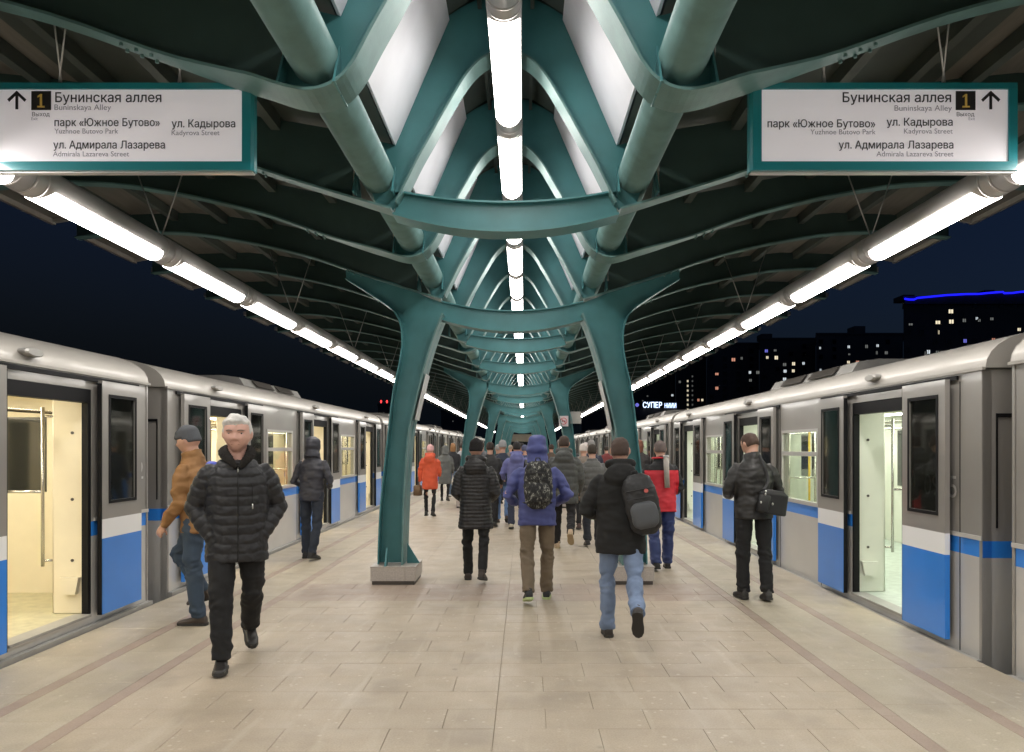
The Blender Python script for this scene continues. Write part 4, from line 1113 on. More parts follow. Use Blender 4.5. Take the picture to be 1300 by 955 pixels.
    for i in range(n0):
        t_ = i/n0; z = hemz*(1-t_); r0 = prof[0]; fl = 1+(hemr-1)*(1-t_)
        if hemz < -.01: rings.append(sell(0, -.004, hz+z, r0[1]*k*B*fl, r0[2]*k*B*fl, 32, 2.4, (lambda p: piv + Matrix.Rotation(math.radians(-lean*.3), 3, 'X') @ (p-piv)) if z < -.02 else U))
    for z, rx, ry in (prof if not neck_open else prof[:-2]+[(.300, .112, .096)]):
        if z*H >= hemz: rings.append(sell(0, -.006, hz+z*H, rx*k*(B if z < .3 else 1), ry*k*(B if z < .3 else 1), 32, 2.4, U))
    j.loft(rings)
    ar = {'jacket': (.070, .066, .056, .045), 'puffer': (.084, .086, .076, .062), 'slim': (.060, .054, .045, .036)}[jk]; ar = [v*sleeve for v in ar]
    for s, S, El, Wr, d2 in armp:
        j.tube([S-V3((s*.08, 0, .02)), S+V3((s*.0, 0, -.008)), S+(El-S)*.28+V3((s*.004, 0, 0)), S+(El-S)*.6, El, El+(Wr-El)*.5, Wr+d2*.01], [ar[0]*k*.66, ar[0]*k*.80, ar[0]*k*.99, ar[1]*k, (ar[1]+ar[2])/2*k*1.02, ar[2]*k, ar[3]*k], 18)
    if collar:
        j.loft([[U((rx*k*math.cos(a), .005+ry*k*math.sin(a), hz+(z+.012*math.sin(a)*-1)*H)) for a in [2*math.pi*i/24 for i in range(24)]] for z, rx, ry in ((.30, .10, .10), (.33, .088, .088), (.33+collar, .086, .090))])
    if hood == 'down':
        arc = [U((.098*k*math.cos(t_), .0-.082*k*math.sin(t_)+.0, hz+.335*H+.012*math.sin(t_))) for t_ in [math.radians(v) for v in range(-35, 216, 18)]]
        j.tube(arc, [.026*k]+[.042*k]*(len(arc)-2)+[.026*k], 12)
        ball(j, (0, -.115*k, hz+.275*H), (.150*k, .070*k, .110*k), U, 18, 12)
    if hood == 'up':
        def hf(dd, p):
            face = ss(.30, .62, dd.y)*ss(-1.1, -.3, dd.z) if dd.z < .7 else ss(.55, .8, dd.y)
            w_ = 1+.16*ss(.2, -.7, dd.z); return V3((p.x*1.36*w_, p.y*1.28*w_-.012, p.z*(1.13 if dd.z > 0 else 1.25)+.002))*(1-face) + p*.80*face
        head_into(j, HF, hf, 40, 30)
        j.tube([U((0, -.02, hz+.30*H)), HF(V3((0, -.02, -.07)))], [.125*k, .108*k], 18)
    jm = remesh(j, vox, [jc, jmat2] if jmat2 else jc, 'jacket', 2)
    tz0, tzr = hz, None
    for v in fastv(jm):
        p = v.co; n = v.normal; dsp = 0
        best = None
        for s, S, El, Wr, d2 in armp:
            acc = 0
            for A, Bq, ra, rb in ((S, El, ar[0], ar[1]), (El, Wr, ar[1], ar[3])):
                ab = Bq-A; t_ = max(0, min(1, (p-A).dot(ab)/ab.length_squared)); dist = (p-(A+ab*t_)).length/(k*(ra+(rb-ra)*t_))
                c_ = acc+t_*ab.length
                if best is None or dist < best[0]: best = (dist, c_, s)
                acc += ab.length
        onarm = best[0] < 1.25 and abs(p.x) > .135*k*B
        if quilt:
            sp, am = quilt[:2]
            if onarm: c_ = best[1]+.004*math.sin(p.x*40)
            else:
                c_ = p.z + (.012*ss(.07, .16, abs(p.x))*math.sin(abs(p.x)*30) if len(quilt) > 2 else .006*noise.noise(V3((p.x*9, p.y*9, p.z*3))))
            q = abs(math.sin(math.pi*c_/sp)); dsp = am*(q**(quilt[3] if len(quilt) > 3 else .5)-.8)
            if p.z > sh_z+.075*H: dsp *= .2
            dsp += .006*noise.noise(p*16)+.004*noise.noise(p*34)
        else:
            ez = 1.6 if onarm and abs(best[1]-.172*H) < .10 else 1
            q = noise.noise(V3((p.x*6+px*.3, p.y*6, p.z*13)))+.5*noise.noise(V3((p.x*15, p.y*15, p.z*27+px)))
            dsp = q*wr*2.2*ez
        v.co = p+n*dsp
    if jmat2:
        for f in jm.polygons:
            c = f.center
            f.material_index = jmat2f(c, hz, H, f.normal) if jmat2f else 0
    jo = link_mesh('jacket', jm, root)
    # ---- hair or headgear
    hb = MB(); nm = 'hair'
    if hair in ('short', 'bun', 'grey', 'long', 'buzz'):
        th = {'short': .075, 'bun': .11, 'grey': .13, 'long': .16, 'buzz': .035}[hair]
        def hf(dd, p):
            front = ss(.47, .60, dd.z+.10*noise.noise(V3((dd.x*5, 3, px)))) if dd.y > .25 else ss(-.45 if dd.y < -.2 else -.02, (-.32 if dd.y < -.2 else .12), dd.z)
            if .0 < dd.y <= .25: front = min(1, max(front*.8, ss(.2, .5, dd.z)))
            m = front; nz = (.10 if hair == 'grey' else .05)*noise.noise(dd*4.5+V3((px, 0, 0)))+.03*noise.noise(V3((dd.x*22, dd.y*14, dd.z*9)))
            q = p*(1+th*m+nz*m) if m > .02 else p*.9
            if hair == 'grey' and dd.z > .4: q.z += .006+.012*ss(.3, .9, dd.y); q.x += .004
            if hair == 'long' and dd.y < .1 and dd.z < .2: q = V3((p.x*1.25, p.y*1.2-.01, p.z*1.15-.03))
            return q*(1 if m > .02 else 1)
        head_into(hb, HF, hf)
        if hair == 'bun': ball(hb, (0, -.035, .125), (.045, .045, .035), HF)
        if hair == 'long': ball(hb, (0, -.07, -.10), (.085, .05, .10), HF)
    elif hair in ('beanie', 'bobble'):
        nm = 'knit_hat'
        def hf(dd, p):
            lim = .22 if dd.y > .2 else (-.15 if dd.y < -.3 else .02)
            m = ss(lim-.06, lim, dd.z)
            az = math.atan2(dd.y, dd.x); rb_ = .012*math.sin(az*26)*m
            roll = .04*gs(dd.z-lim-.08, .09)
            q = p*(1+.11*m+rb_+roll*m) if m > .02 else p*.88
            if dd.z > .5: q.z += .012
            return q
        head_into(hb, HF, hf)
        if hair == 'bobble': ball(hb, (0, -.035, .112), (.038, .040, .032), HF)
    if hair and hair != 'none':
        hm = remesh(hb, max(.006, bv*.8), hc, nm, 1); link_mesh(nm, hm, root)
    info = dict(root=root, U=U, hz=hz, H=H, k=k, R=R, armp=armp, HF=HF, jm=jm, jo=jo, d=d, feet=feet)
    ALLP.append(info); return info
def on_person(name, info, lb, cat, group=None):
    o = empty(name, info['root'].location, info['root'].rotation_euler.z); tag(o, lb, cat, group, 'thing'); return o
jmat2f = None
def backpack(info, lb, w_, h, dp, m1, m2, m3, off=(0, -.135, 0), top=.30, tilt=0, logo=None, hang=False):
    o = on_person('backpack', info, lb, 'backpack', 'bags carried by people'); U = info['U']; hz = info['hz']; H = info['H']
    c = V3((off[0], off[1]-dp/2, hz+top*H-h/2)); T = Matrix.Rotation(math.radians(tilt), 3, 'Y')
    f = lambda p: U(c+T @ V3(p))
    q = MB(); L = []
    for i in range(13):
        t = -1+2*i/12; r_ = (1-abs(t)**3.2)**.5 if abs(t) < 1 else .05; r_ = max(r_, .25)
        L.append([f(p) for p in sell(0, (-.02 if t < 0 else .01)*abs(t), t*h/2, w_/2*r_**.6, dp/2*r_, 24, 2.8)])
    q.loft(L); vx = max(.009, info['d']*.0011)
    me = remesh(q, vx, m1, 'bag_body', 2)
    for v in fastv(me): v.co = v.co + v.normal*(.010*noise.noise(V3((v.co.x*11, v.co.y*11, v.co.z*15)))+.004*noise.noise(v.co*35))
    link_mesh('bag_body', me, o)
    q = MB(); L = []
    for i in range(9):
        t = -1+2*i/8; r_ = max(.3, (1-abs(t)**3)**.5)
        L.append([f(p) for p in sell(0, -dp/2+.01, -h*.18+t*h*.22, w_*.40*r_**.5, .045*r_, 20, 3)])
    q.loft(L); link_mesh('front_pocket', remesh(q, vx, m2, 'front_pocket', 2), o)
    q = MB()
    for z in (h*.24, h*.10): q.tube([f((x, -dp/2*(1-.5*(x/(w_/2))**2)-.004, z)) for x in [w_*.42*(-1+2*i/8) for i in range(9)]], .004, 5)
    q.build('zip', m3, o)
    q = MB(); q.tube([f((-.03, dp*.3, h*.47)), f((-.02, dp*.25, h*.56)), f((.02, dp*.25, h*.56)), f((.03, dp*.3, h*.47))], .007, 6); q.build('handle', m3, o)
    for s in (-1, 1):
        if hang and s != hang: 
            continue
        q = MB(); x = s*.11
        pts = [f((s*w_*.28, dp*.45, h*.42)), U((x, -.10, hz+.30*H)), U((x, -.01, hz+.325*H)), U((x*1.15, .13, hz+.25*H)), U((x*1.25, .14, hz+.13*H)), U((x*1.5, .02, hz+.08*H)), f((s*w_*.42, dp*.4, -h*.38))]
        q.tube(curve([tuple(p) for p in pts], 4), [(.022, .006)]*(6*4+1), 8); q.build('shoulder_strap', m3, o)
    if logo: 
        q = MB(); q.tube([f((.05, -dp/2-.005, h*.20)), f((.05, -dp/2-.016, h*.20))], .017, 12); q.build('badge', logo, o)
    return o
BK = (.012, .012, .013)
M = lambda n, c, r=.8, **k: cloth(n, c, r, **k)
LB_ = M('black_leather_shoe', (.018, .016, .015), .4)
# 1 front man, walking towards the camera
MJ = M('black_padded_nylon', (.013, .013, .0155), .55, bs=60); MT = M('black_trousers', (.011, .011, .012), .9)
HG = M('grey_hair', (.66, .64, .61), .7, var=.25, bs=120, bump=.5)
i1 = person('older grey-haired man in black quilted jacket facing the camera, hands in pockets', 301, 842, H=1.84, head=203, legs=((-8, 36, 24), (13, 5, -3)), arms=((-12, 19, 44, .72), (-12, 19, 44, .72)), pocket=True, lean=2, bulk=1.0,
            jk='puffer', hem=.415, jc=MJ, tc=MT, hair='grey', hc=HG, sc_=LB_, quilt=(.070, .012, 1, .35), neck_open=True, hs=1.10, hx=1.09, vox=.0078, hyaw=-12, hpitch=2, sleeve=.94, legw=1.05,
            skin=mat('ruddy_skin', (.62, .36, .285), .5, var=.08, vs=25))
bt = BVHTree.FromPolygons([v.co for v in i1['jm'].vertices], [p.vertices for p in i1['jm'].polygons])
def surf(x, z, s=1, bt_=bt):
    h = bt_.ray_cast(V3((x, s*1.0, z)), V3((0, -s, 0))); return h[0].y if h[0] else None
r1 = i1['root']; hz1 = i1['hz']; H1 = i1['H']
def strip(name, pts, r, m, par, bt_=bt, s=1, off=.002):
    q = MB(); P_ = []
    for x, z in pts:
        y = surf(x, z, s, bt_)
        if y is not None: P_.append((x, y+s*off, z))
    if len(P_) > 1: q.tube(P_, r, 6); ob = q.build(name, m); ob.parent = par; return ob
ZIPM = M('zip_tape', (.008, .008, .009), .5)
zt = hz1+.30*H1
strip('zip', [(0, hz1-.10*H1+i*(.40*H1)/40) for i in range(41)], [(.012, .005)]*0 or .006, ZIPM, i1['jo'])
strip('chest_zip', [(-.10-.0*i, hz1+.13*H1+i*.012) for i in range(12)], .0035, ZIPM, i1['jo'], off=.004)
for x, z in ((0, hz1+.272*H1), (-.10, hz1+.125*H1)):
    strip('zip_pull', [(x, z), (x, z-.018), (x, z-.036)], .005, CHROME, i1['jo'], off=.012)
# collar lining: dark fur, open at the front
q = MB(); U1 = i1['U']; 
FUR = M('dark_fur', (.02, .017, .015), 1., bs=400, bump=1)
for s in (-1, 1):
    q.tube([U1((s*.010, .138, hz1+.272*H1)), U1((s*.052, .120, hz1+.300*H1)), U1((s*.088, .07, hz1+.322*H1)), U1((s*.100, -.01, hz1+.338*H1)), U1((s*.06, -.085, hz1+.345*H1)), U1((0, -.105, hz1+.345*H1))], [(.018, .016), (.026, .030), (.028, .040), (.028, .044), (.028, .044), (.028, .044)], 12)
me = remesh(q, .007, FUR, 'collar', 1)
for v in fastv(me): v.co = v.co + v.normal*.006*noise.noise(v.co*90)
ob = link_mesh('collar', me); ob.parent = i1['jo']
HF = i1['HF']
def fy(x, z):
    dx, dz_ = x/.0765, z/.118
    for _ in range(14):
        r_ = dx*dx+dz_*dz_
        if r_ > .98: q_ = (.98/r_)**.5; dx *= q_; dz_ *= q_; r_ = .98
        p = head_pt(V3((dx, (1-r_)**.5, dz_))); dx += (x-p.x)/.0765*.7; dz_ += (z-p.z)/.118*.7
    return p.y
def FS(x, z, o=0): return HF(V3((x, fy(x, z)+o, z)))
for s in (-1, 1):
    q = MB(); ball(q, (s*.032, fy(s*.032, .0105)-.0055, .0105), (.0115, .0085, .0062), HF, 14, 9); e = q.build('eye', EYEW, r1)
    q = MB(); ball(q, (s*.0325-.001, fy(s*.0325, .0100)+.0012, .0100), (.0060, .0028, .0056), HF, 10, 7); ir = q.build('iris', IRIS); ir.parent = e
    q = MB(); q.tube([FS(s*(.014+.0095*i), .0285+.0045*math.sin(i*.85), .001) for i in range(5)], [.0022, .0038, .0040, .0032, .0014], 6); q.build('eyebrow', BROW, r1)
    q = MB(); q.tube([FS(s*(.019+.0065*i), .0165+.0028*math.sin(i*.8), .0008) for i in range(5)], [.0010, .0020, .0022, .0018, .0008], 6); q.build('eyelid', LIDM, r1)
    q = MB(); q.tube([FS(s*.016, -.030, .0005), FS(s*.024, -.043, .0003), FS(s*.029, -.058, .0001)], [.0006, .0013, .0006], 5); q.build('face_fold', LIDM, r1)
    q = MB(); ball(q, (s*.0065, fy(s*.0065, -.0335)-.0005, -.0345), (.0030, .0022, .0016), HF, 8, 5); q.build('nostril', IRIS, r1)
q = MB(); q.tube([FS(x, -.0590-abs(x)*.12-.0012*math.cos(x*160), .0006) for x in [-.025+.00625*i for i in range(9)]], [.0010]+[.0027]*7+[.0010], 6); q.build('lips', LIPM, r1)

# 2 man in ochre jacket crossing to the left
MO = M('ochre_jacket_cloth', (.245, .122, .042), .75); DT = M('dark_teal_jeans', (.035, .055, .085), .85); GB = M('grey_knit', (.085, .09, .10), .95, bs=200, bump=.6)
i2 = person('man in ochre jacket and grey knitted hat striding left, beside the train', 252, 790, H=1.80, head=82, legs=((-2, 5, 0), (38, 74, 14)), arms=((8, 8, 34, .15), (-12, 8, 35, .1)), lean=6, jk='jacket', hem=.46, jc=MO, tc=DT, hair='beanie', hc=GB, collar=.015,
            sc_=M('brown_boot', (.06, .045, .035), .6), bulk=.97, wr=.007, hpitch=6, hyaw=4)
U = i2['U']; hz, H = i2['hz'], i2['H']; HF = i2['HF']
BLUEP = M('blue_strap_cloth', (.07, .09, .45), .6)
o = on_person('rucksack', i2, 'bright blue shoulder bag strap bundle on the back of the man in ochre jacket', 'bag', 'bags carried by people')
q = MB(); L = [sell(0, -.185, hz+.235*H+t*.09, .085*r_, .045*r_, 20, 2.8, U) for t, r_ in ((-1, .4), (-.8, .8), (0, 1), (.8, .85), (1, .4))]; q.loft(L); link_mesh('bag_body', remesh(q, .010, BLUEP, 'bag_body'), o)

# 3 dark hooded man at the left train
NJ = M('dark_navy_jacket_cloth', (.030, .030, .040), .55); NJE = M('dark_jeans', (.022, .028, .042), .9)
i3 = person('man with black hood up, dark jacket and dark jeans by the left train door', 396, 709, H=1.75, head=-12, legs=((4, 4, 0), (-6, 14, 8)), arms=((0, 22, 70, .75), (0, 22, 70, .75)), pocket=True, lean=3, jk='slim', hem=.47, jc=NJ, tc=NJE, hair='none', hood='up',
            sc_=M('dark_boot', (.02, .018, .018), .6), bulk=1.05, hyaw=-10, legw=.95)
# 4 woman in orange coat, pink hat
OR = M('orange_coat_cloth', (.62, .09, .035), .7); PK = M('pink_knit', (.72, .42, .42), .95)
DKL = M('black_leggings', (.012, .011, .012), .9)
i4 = person('woman in orange coat and pale pink hat', 546, 655, H=1.66, head=-3, legs=((6, 6, 0), (-8, 12, 10)), arms=((4, 14, 8, .05), (8, 8, 62, .2)), lean=2, jk='jacket', hem=.37, hemr=1.02, jc=OR, tc=DKL, hair='beanie', hc=PK, hood='down', sc_=LB_, legw=.72)
# 5 grey coat woman
GC = M('grey_wool_coat', (.14, .145, .14), .9)
i5 = person('woman in long grey coat with grey hood, ahead of the orange coat', 565, 636, H=1.66, head=0, legs=((8, 6, 0), (-10, 14, 10)), lean=2, jk='jacket', hem=.30, hemr=1.08, jc=GC, tc=DKL, hair='none', hood='up', sc_=LB_, legw=.72)
# 6 blond, black jacket, jeans
i6 = person('person with light brown hair, black jacket and blue jeans, far left group', 575, 631, H=1.74, legs=((10, 6, 0), (-14, 24, 18)), lean=2, jk='jacket', jc=M('black_jacket_cloth', (.02, .02, .024), .8), tc=M('pale_jeans', (.14, .20, .30), .9), hair='long', hc=M('light_brown_hair', (.30, .15, .06), .7), sc_=M('white_trainer', (.6, .6, .6), .6))
# 7 pale grey jacket man
i7 = person('man in pale grey jacket beside the left column, far group', 586, 629, H=1.75, legs=((-6, 14, 10), (10, 6, 0)), lean=2, jk='jacket', jc=M('pale_grey_jacket_cloth', (.38, .38, .40), .7), tc=M('grey_jeans', (.16, .17, .18), .9), hair='short', hc=M('dark_hair', (.03, .02, .015), .7), sc_=M('pale_trainer', (.5, .5, .5), .6))
# 8 woman in long black quilted coat
BP = M('black_quilted_coat', (.017, .016, .016), .5, bs=60)
i8 = person('woman in long black quilted coat and dark knitted hat', 604, 737, H=1.70, head=-2, legs=((8, 4, 0), (-12, 20, 14)), arms=((-4, 14, 66, .6), (-4, 14, 66, .6)), pocket=True, lean=2, bulk=.93, jk='puffer', sleeve=.86, hem=.365, hemr=1.12, jc=BP, tc=M('black_slim_trousers', (.012, .012, .012), .9),
            hair='bobble', hc=M('black_knit', (.015, .013, .013), 1, bs=150, bump=.6), quilt=(.043, .010), hood='down', sc_=M('brown_black_boot', (.04, .028, .022), .6), legw=.86)
# 9 dark figure behind her
i9 = person('person in black jacket half hidden behind the woman in quilted coat', 622, 668, H=1.72, legs=((8, 6, 0), (-8, 12, 8)), jk='jacket', jc=M('charcoal_cloth', (.035, .035, .035), .9), tc=DKL, hair='short', hc=M('dark_brown_hair', (.03, .02, .015), .8), sc_=LB_)
# 10 grey beanie, navy jacket, jeans
i10 = person('man in grey knitted hat, navy jacket and blue jeans in the crowd', 638, 664, H=1.76, legs=((12, 4, 0), (-14, 22, 20)), arms=((2, 12, 40, .3), (2, 12, 40, .3)), jk='jacket', jc=M('navy_jacket_cloth', (.022, .03, .055), .75), tc=M('mid_blue_jeans', (.11, .19, .36), .9), hair='beanie', hc=M('pale_grey_knit', (.30, .30, .30), .95), sc_=M('tan_dark_shoe', (.09, .06, .045), .7))
# 11 periwinkle jacket
i11 = person('person in pale violet-blue jacket with black hair, behind the blue hooded man', 656, 671, H=1.72, head=0, legs=((-6, 12, 8), (14, 6, 0)), arms=((6, 22, 60, .3), (6, 16, 60, .3)), jk='jacket', hem=.44, jc=M('periwinkle_cloth', (.12, .13, .32), .6), tc=M('navy_trousers', (.03, .035, .06), .9),
             hair='short', hc=M('black_hair', (.012, .01, .01), .7), hood='down', sc_=M('cream_trainer', (.5, .45, .35), .6))
# 12 blue hood man with camouflage backpack
BH = M('blue_hood_cloth', (.062, .075, .235), .6); KH = M('khaki_trousers_cloth', (.155, .118, .080), .9)
i12 = person('man with blue hood up and khaki trousers carrying a patterned backpack', 682, 762, H=1.73, head=2, legs=((-12, 20, 16), (10, 6, 0)), arms=((-4, 30, 72, .75), (-4, 30, 72, .75)), pocket=True, lean=3, jk='jacket', bulk=1.03, hem=.455, jc=BH, tc=KH, hair='none', hood='up',
             sc_=M('black_trainer', (.016, .016, .017), .6), solec=M('lime_sole', (.45, .55, .25), .6), legw=1.0, wr=.007)
CAMO = bpy.data.materials.new('camouflage_cloth'); CAMO.use_nodes = True; n_ = CAMO.node_tree; b_ = n_.nodes['Principled BSDF']; b_.inputs['Roughness'].default_value = .8
tc_ = n_.nodes.new('ShaderNodeTexCoord'); mp_ = n_.nodes.new('ShaderNodeMapping'); mp_.inputs['Scale'].default_value = (1.3, 1, .8); mp_.inputs['Rotation'].default_value = (0, .5, 0)
nz_ = n_.nodes.new('ShaderNodeTexNoise'); nz_.inputs['Scale'].default_value = 26; nz_.inputs['Detail'].default_value = 2; cr_ = n_.nodes.new('ShaderNodeValToRGB')
n_.links.new(tc_.outputs['Object'], mp_.inputs[0]); n_.links.new(mp_.outputs[0], nz_.inputs['Vector']); n_.links.new(nz_.outputs[0], cr_.inputs[0]); n_.links.new(cr_.outputs[0], b_.inputs['Base Color'])
cr_.color_ramp.interpolation = 'CONSTANT'; e_ = cr_.color_ramp.elements; e_[0].position = 0; e_[0].color = (.012, .012, .013, 1); e_[1].position = .50; e_[1].color = (.055, .055, .05, 1)
q = e_.new(.57); q.color = (.015, .015, .015, 1); q = e_.new(.60); q.color = (.28, .28, .25, 1); q = e_.new(.66); q.color = (.03, .03, .03, 1)
BLK = M('black_nylon', (.014, .014, .015), .55); GRN = M('grey_nylon', (.075, .08, .088), .6); STR = M('dark_webbing', (.03, .03, .032), .7)
backpack(i12, 'black backpack with pale grey camouflage pattern worn by the blue hooded man', .30, .50, .15, CAMO, CAMO, BLK, top=.318)
# 13 grey long puffer
i13 = person('man in long grey quilted coat, one sole raised, right of the blue hood', 716, 697, H=1.80, head=-4, legs=((10, 4, 0), (-16, 44, 42)), arms=((2, 14, 40, .25), (2, 14, 40, .25)), lean=4, jk='puffer', bulk=1.05, hem=.395, hemr=1.02, jc=M('grey_quilted_coat', (.062, .064, .060), .6), tc=DKL, hair='short',
             hc=M('brown_hair', (.06, .04, .03), .8), quilt=(.105, .014), hood='down', sc_=M('sand_shoe', (.42, .31, .20), .7), solec=M('sand_sole', (.40, .31, .19), .7), legw=.9)
# 14 beige coat woman with white hat and handbag
i14 = person('woman in beige coat and white hat half hidden behind the grey quilted coat', 741, 672, H=1.66, head=0, legs=((-4, 8, 6), (8, 4, 0)), arms=((0, 10, 30, .1), (0, 10, 14, .0)), jk='puffer', hem=.36, jc=M('beige_coat_cloth', (.23, .185, .15), .8), tc=DKL, hair='beanie', hc=M('white_knit', (.62, .56, .52), .95), quilt=(.11, .012), sc_=M('brown_boot_dark', (.07, .04, .035), .6), legw=.8)
o = on_person('handbag', i14, 'small pale patterned handbag hanging from the hand of the woman in beige coat', 'handbag', 'bags carried by people')
q = MB(); q.loft([sell(.30, .05, .50+z, .085*a, .04*a, 16, 3) for z, a in ((-.14, .9), (-.13, 1), (.0, .95), (.02, .8))]); q.build('bag_body', M('pale_pattern', (.42, .38, .36), .7, var=.5), o)
q = MB(); q.tube([(.24, .05, .51), (.27, .05, .66), (.33, .05, .66), (.36, .05, .51)], .008, 6); q.build('handle', STR, o)
# 15 navy jacket, grey hair
i15 = person('grey-haired man in navy jacket between grey coat and black parka', 751, 660, H=1.78, legs=((10, 4, 0), (-10, 16, 10)), jk='jacket', jc=M('dark_navy_cloth', (.02, .024, .045), .7), tc=DKL, hair='short', hc=M('silver_hair', (.25, .24, .23), .8), sc_=LB_)
# 16 black parka man with big rucksack
PB = M('black_parka_cloth', (.010, .010, .010), .85); DJ = bpy.data.materials.new('washed_jeans')
DJ = mat('washed_jeans', (.175, .235, .36), .85, var=.28, vs=5, bump=.3, bs=300)
i16 = person('man in black parka and washed blue jeans, rucksack on right shoulder', 788, 811, H=1.70, head=-4, legs=((9, 5, 0), (-20, 44, 58)), arms=((0, 24, 78, .7), (0, 18, 80, .7)), pocket=True, lean=5, jk='jacket', bulk=1.10, hem=.42, hemr=1.02, jc=PB, tc=DJ, hair='buzz', hc=M('cropped_brown_hair', (.075, .05, .04), .85),
             hood='down', sc_=M('dark_brown_boot', (.035, .028, .024), .6), sleeve=1.05, hyaw=-8, wr=.005, legw=.98)
backpack(i16, 'large black and grey rucksack with small red badge on the black parka', .28, .50, .17, BLK, GRN, STR, off=(.16, -.125, 0), top=.282, tilt=-12, logo=M('red_badge', (.55, .12, .10), .5), hang=1)
# 17 red and black jacket
RJ = M('red_jacket_cloth', (.62, .028, .045), .6); BJ = M('black_yoke_cloth', (.016, .016, .018), .7)
def jmat2f(c, hz, H, n): return 1 if (c.z > hz+.238*H or abs(c.x) > .225) else 0
i17 = person('man in red and black jacket with dark blue tracksuit trousers', 839, 722, H=1.70, head=2, legs=((-8, 12, 8), (6, 3, 0)), arms=((0, 16, 70, .6), (0, 16, 70, .6)), pocket=True, lean=3, jk='jacket', bulk=1.06, hem=.44, jc=RJ, jmat2=BJ, tc=M('dark_blue_tracksuit', (.028, .045, .15), .6), hair='buzz',
             hc=M('cropped_grey_hair', (.17, .13, .12), .85), sc_=LB_, collar=.012, legw=1.1)
U = i17['U']; hz, H = i17['hz'], i17['H']
q = MB(); q.tube([U((.105*math.cos(t_), .005-.095*math.sin(t_), hz+.333*H)) for t_ in [math.radians(v) for v in range(-30, 211, 20)]], .013, 8); ob = q.build('collar_edge', RJ); ob.parent = i17['jo']
o = on_person('poster_tube', i17, 'pale cardboard poster tube held upright behind the red jacket', 'tube', None)
MB().tube([U((.045, -.19, hz+.10*H)), U((.035, -.185, hz+.335*H))], .035, 18).build('tube_body', M('pale_cardboard', (.42, .38, .34), .6), o)
MB().tube([U((.0348, -.185, hz+.336*H)), U((.0345, -.185, hz+.35*H))], .037, 18).build('tube_cap', M('white_cap', (.62, .62, .62), .5), o)
jmat2f = None
# 18 leather jacket man with shoulder bag
LE = M('black_leather', (.017, .016, .015), .46, bs=35, bump=.22)
i18 = person('man in black leather jacket with bowed head, by the right train', 957, 761, H=1.76, head=4, legs=((3, 2, 0), (-3, 8, 6)), arms=((4, 19, 82, .6), (2, 22, 80, .6)), pocket=True, lean=5, jk='jacket', bulk=1.02, hem=.475, jc=LE, tc=M('black_cotton_trousers', (.013, .013, .014), .9), hair='short',
             hc=M('short_brown_hair', (.07, .04, .028), .75), sc_=M('dark_grey_shoe', (.03, .028, .027), .6), collar=.012, hpitch=26, hyaw=22, wr=.0055)
U = i18['U']; hz, H = i18['hz'], i18['H']
o = on_person('shoulder_bag', i18, 'black boxy shoulder bag hanging behind the man in leather jacket', 'shoulder bag', 'bags carried by people')
q = MB(); T = Matrix.Rotation(math.radians(9), 3, 'Y'); cb = V3((.125, -.20, hz+.055*H)); FB_ = lambda p: cb+T @ V3(p)
q.loft([[FB_(p) for p in sell(0, 0, z, .150*a, .060*a, 20, 5)] for z, a in ((-.13, .93), (-.12, 1), (.08, .98), (.115, .72), (.125, .60))]); link_mesh('bag_body', remesh(q, .009, BLK, 'bag_body', 1), o)
q = MB(); q.loft([[FB_(p) for p in sell(-.11, -.045, z-.02, .06*a, .035*a, 14, 4)] for z, a in ((-.09, .9), (-.08, 1), (.07, 1), (.08, .8))]); q.build('side_pocket', BLK, o)
q = MB(); q.tube(curve([tuple(v) for v in (FB_((-.12, -.01, .11)), U((.10, -.165, hz+.18*H)), U((.06, -.13, hz+.28*H)), U((.04, -.03, hz+.337*H)), U((.02, .12, hz+.26*H)))], 4), [(.018, .004)]*17, 8); q.build('shoulder_strap', STR, o)
q = MB()
for p in ((-.12, -.075, .10), (-.12, -.078, .07), (-.155, -.08, -.02), (-.03, -.08, -.02)): ball(q, FB_(p), (.010, .006, .014), None, 8, 5)
q.build('buckle', CHROME, o)
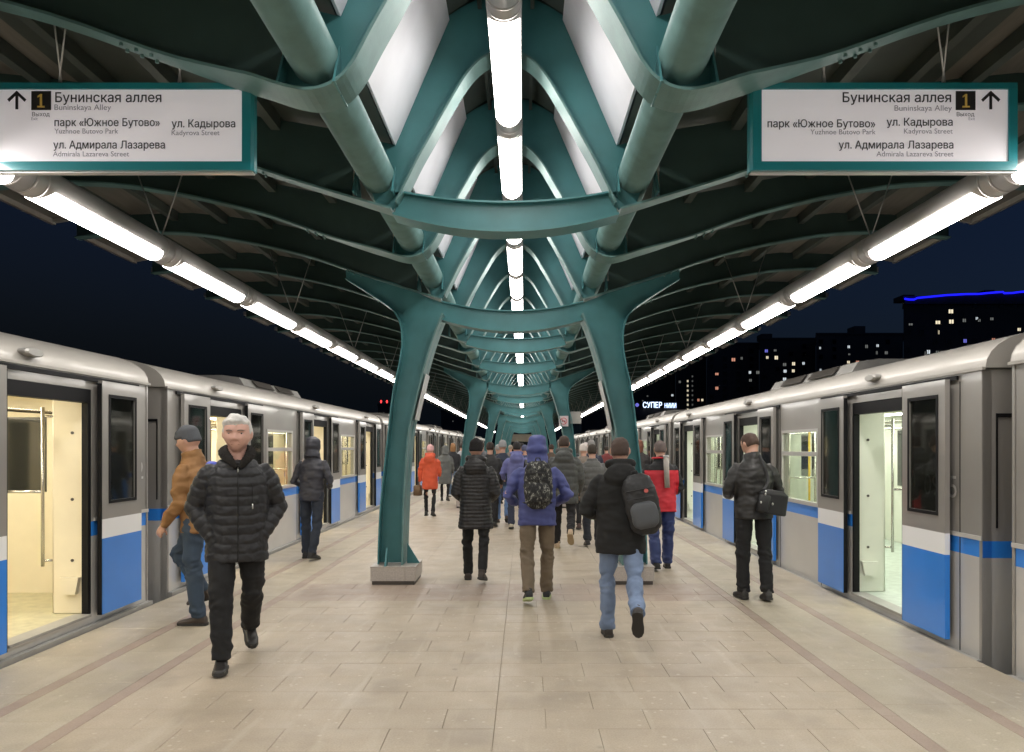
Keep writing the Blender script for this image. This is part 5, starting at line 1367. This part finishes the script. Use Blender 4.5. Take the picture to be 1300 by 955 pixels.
# paper shopping bag of the orange-coated woman
o = on_person('shopping_bag', i4, 'brown bag held at the left side of the woman in orange coat', 'bag', 'bags carried by people')
q = MB(); q.loft([sell(-.30, .05, .62+z, .09*a, .16*a, 16, 5) for z, a in ((-.14, 1), (.08, .95), (.10, .7))]); q.build('bag_body', M('brown_bag_cloth', (.16, .10, .055), .8), o)
q = MB(); q.tube([(-.30, -.03, .72), (-.29, .0, .92), (-.29, .08, .92), (-.30, .12, .72)], .009, 6); q.build('handle', STR, o)
# 19.. the dense far crowd, each one a person
far = [
 ('person in grey coat left of the black parka, nearly hidden', 752, 692, 'puffer', (.12, .12, .115), 'short', (.04, .03, .02), .40),
 ('person with white hat beyond the beige coat', 744, 652, 'jacket', (.30, .28, .27), 'beanie', (.62, .56, .54), .46),
 ('person with reddish hair behind the right column', 812, 655, 'jacket', (.04, .035, .035), 'long', (.16, .06, .035), .46),
 ('small far person in dark coat with pale hat right of the left column', 632, 640, 'jacket', (.05, .05, .055), 'beanie', (.35, .34, .34), .44),
 ('small far person in black coat behind the violet-blue jacket', 662, 640, 'jacket', (.03, .03, .035), 'short', (.02, .015, .012), .44),
 ('small far person in blue jacket left of the blue hood', 666, 650, 'jacket', (.05, .07, .16), 'beanie', (.08, .09, .16), .46),
 ('small far person in brown coat between the columns', 700, 634, 'jacket', (.10, .07, .05), 'short', (.05, .03, .02), .40),
 ('small far person in grey jacket left of the crowd', 612, 626, 'jacket', (.12, .12, .13), 'short', (.06, .04, .03), .46),
 ('small far person with beige hood in the middle distance', 648, 622, 'jacket', (.22, .19, .16), 'beanie', (.30, .25, .2), .40),
 ('small far person in black near the second right column', 726, 628, 'jacket', (.02, .02, .022), 'short', (.03, .02, .015), .46),
 ('small far person in dark red jacket at the right train', 770, 630, 'jacket', (.16, .03, .03), 'short', (.03, .02, .015), .46),
]
for i, (lb, px, py, jk, jc, hr, hc, hem) in enumerate(far):
    a = 8+(i*5) % 8
    person(lb, px, py, H=1.66+.03*(i*7 % 5), legs=((a, 6, 0), (-a, 16, 10)) if i % 2 else ((-a, 16, 10), (a, 6, 0)), jk=jk, hem=hem, jc=M('far_jacket_cloth', jc, .8), tc=M('far_trousers_cloth', (.02, .022, .03), .9), hair=hr, hc=M('far_hair', hc, .8), sc_=LB_, quilt=(.10, .012) if jk == 'puffer' else None)

PLACE.exclude = False
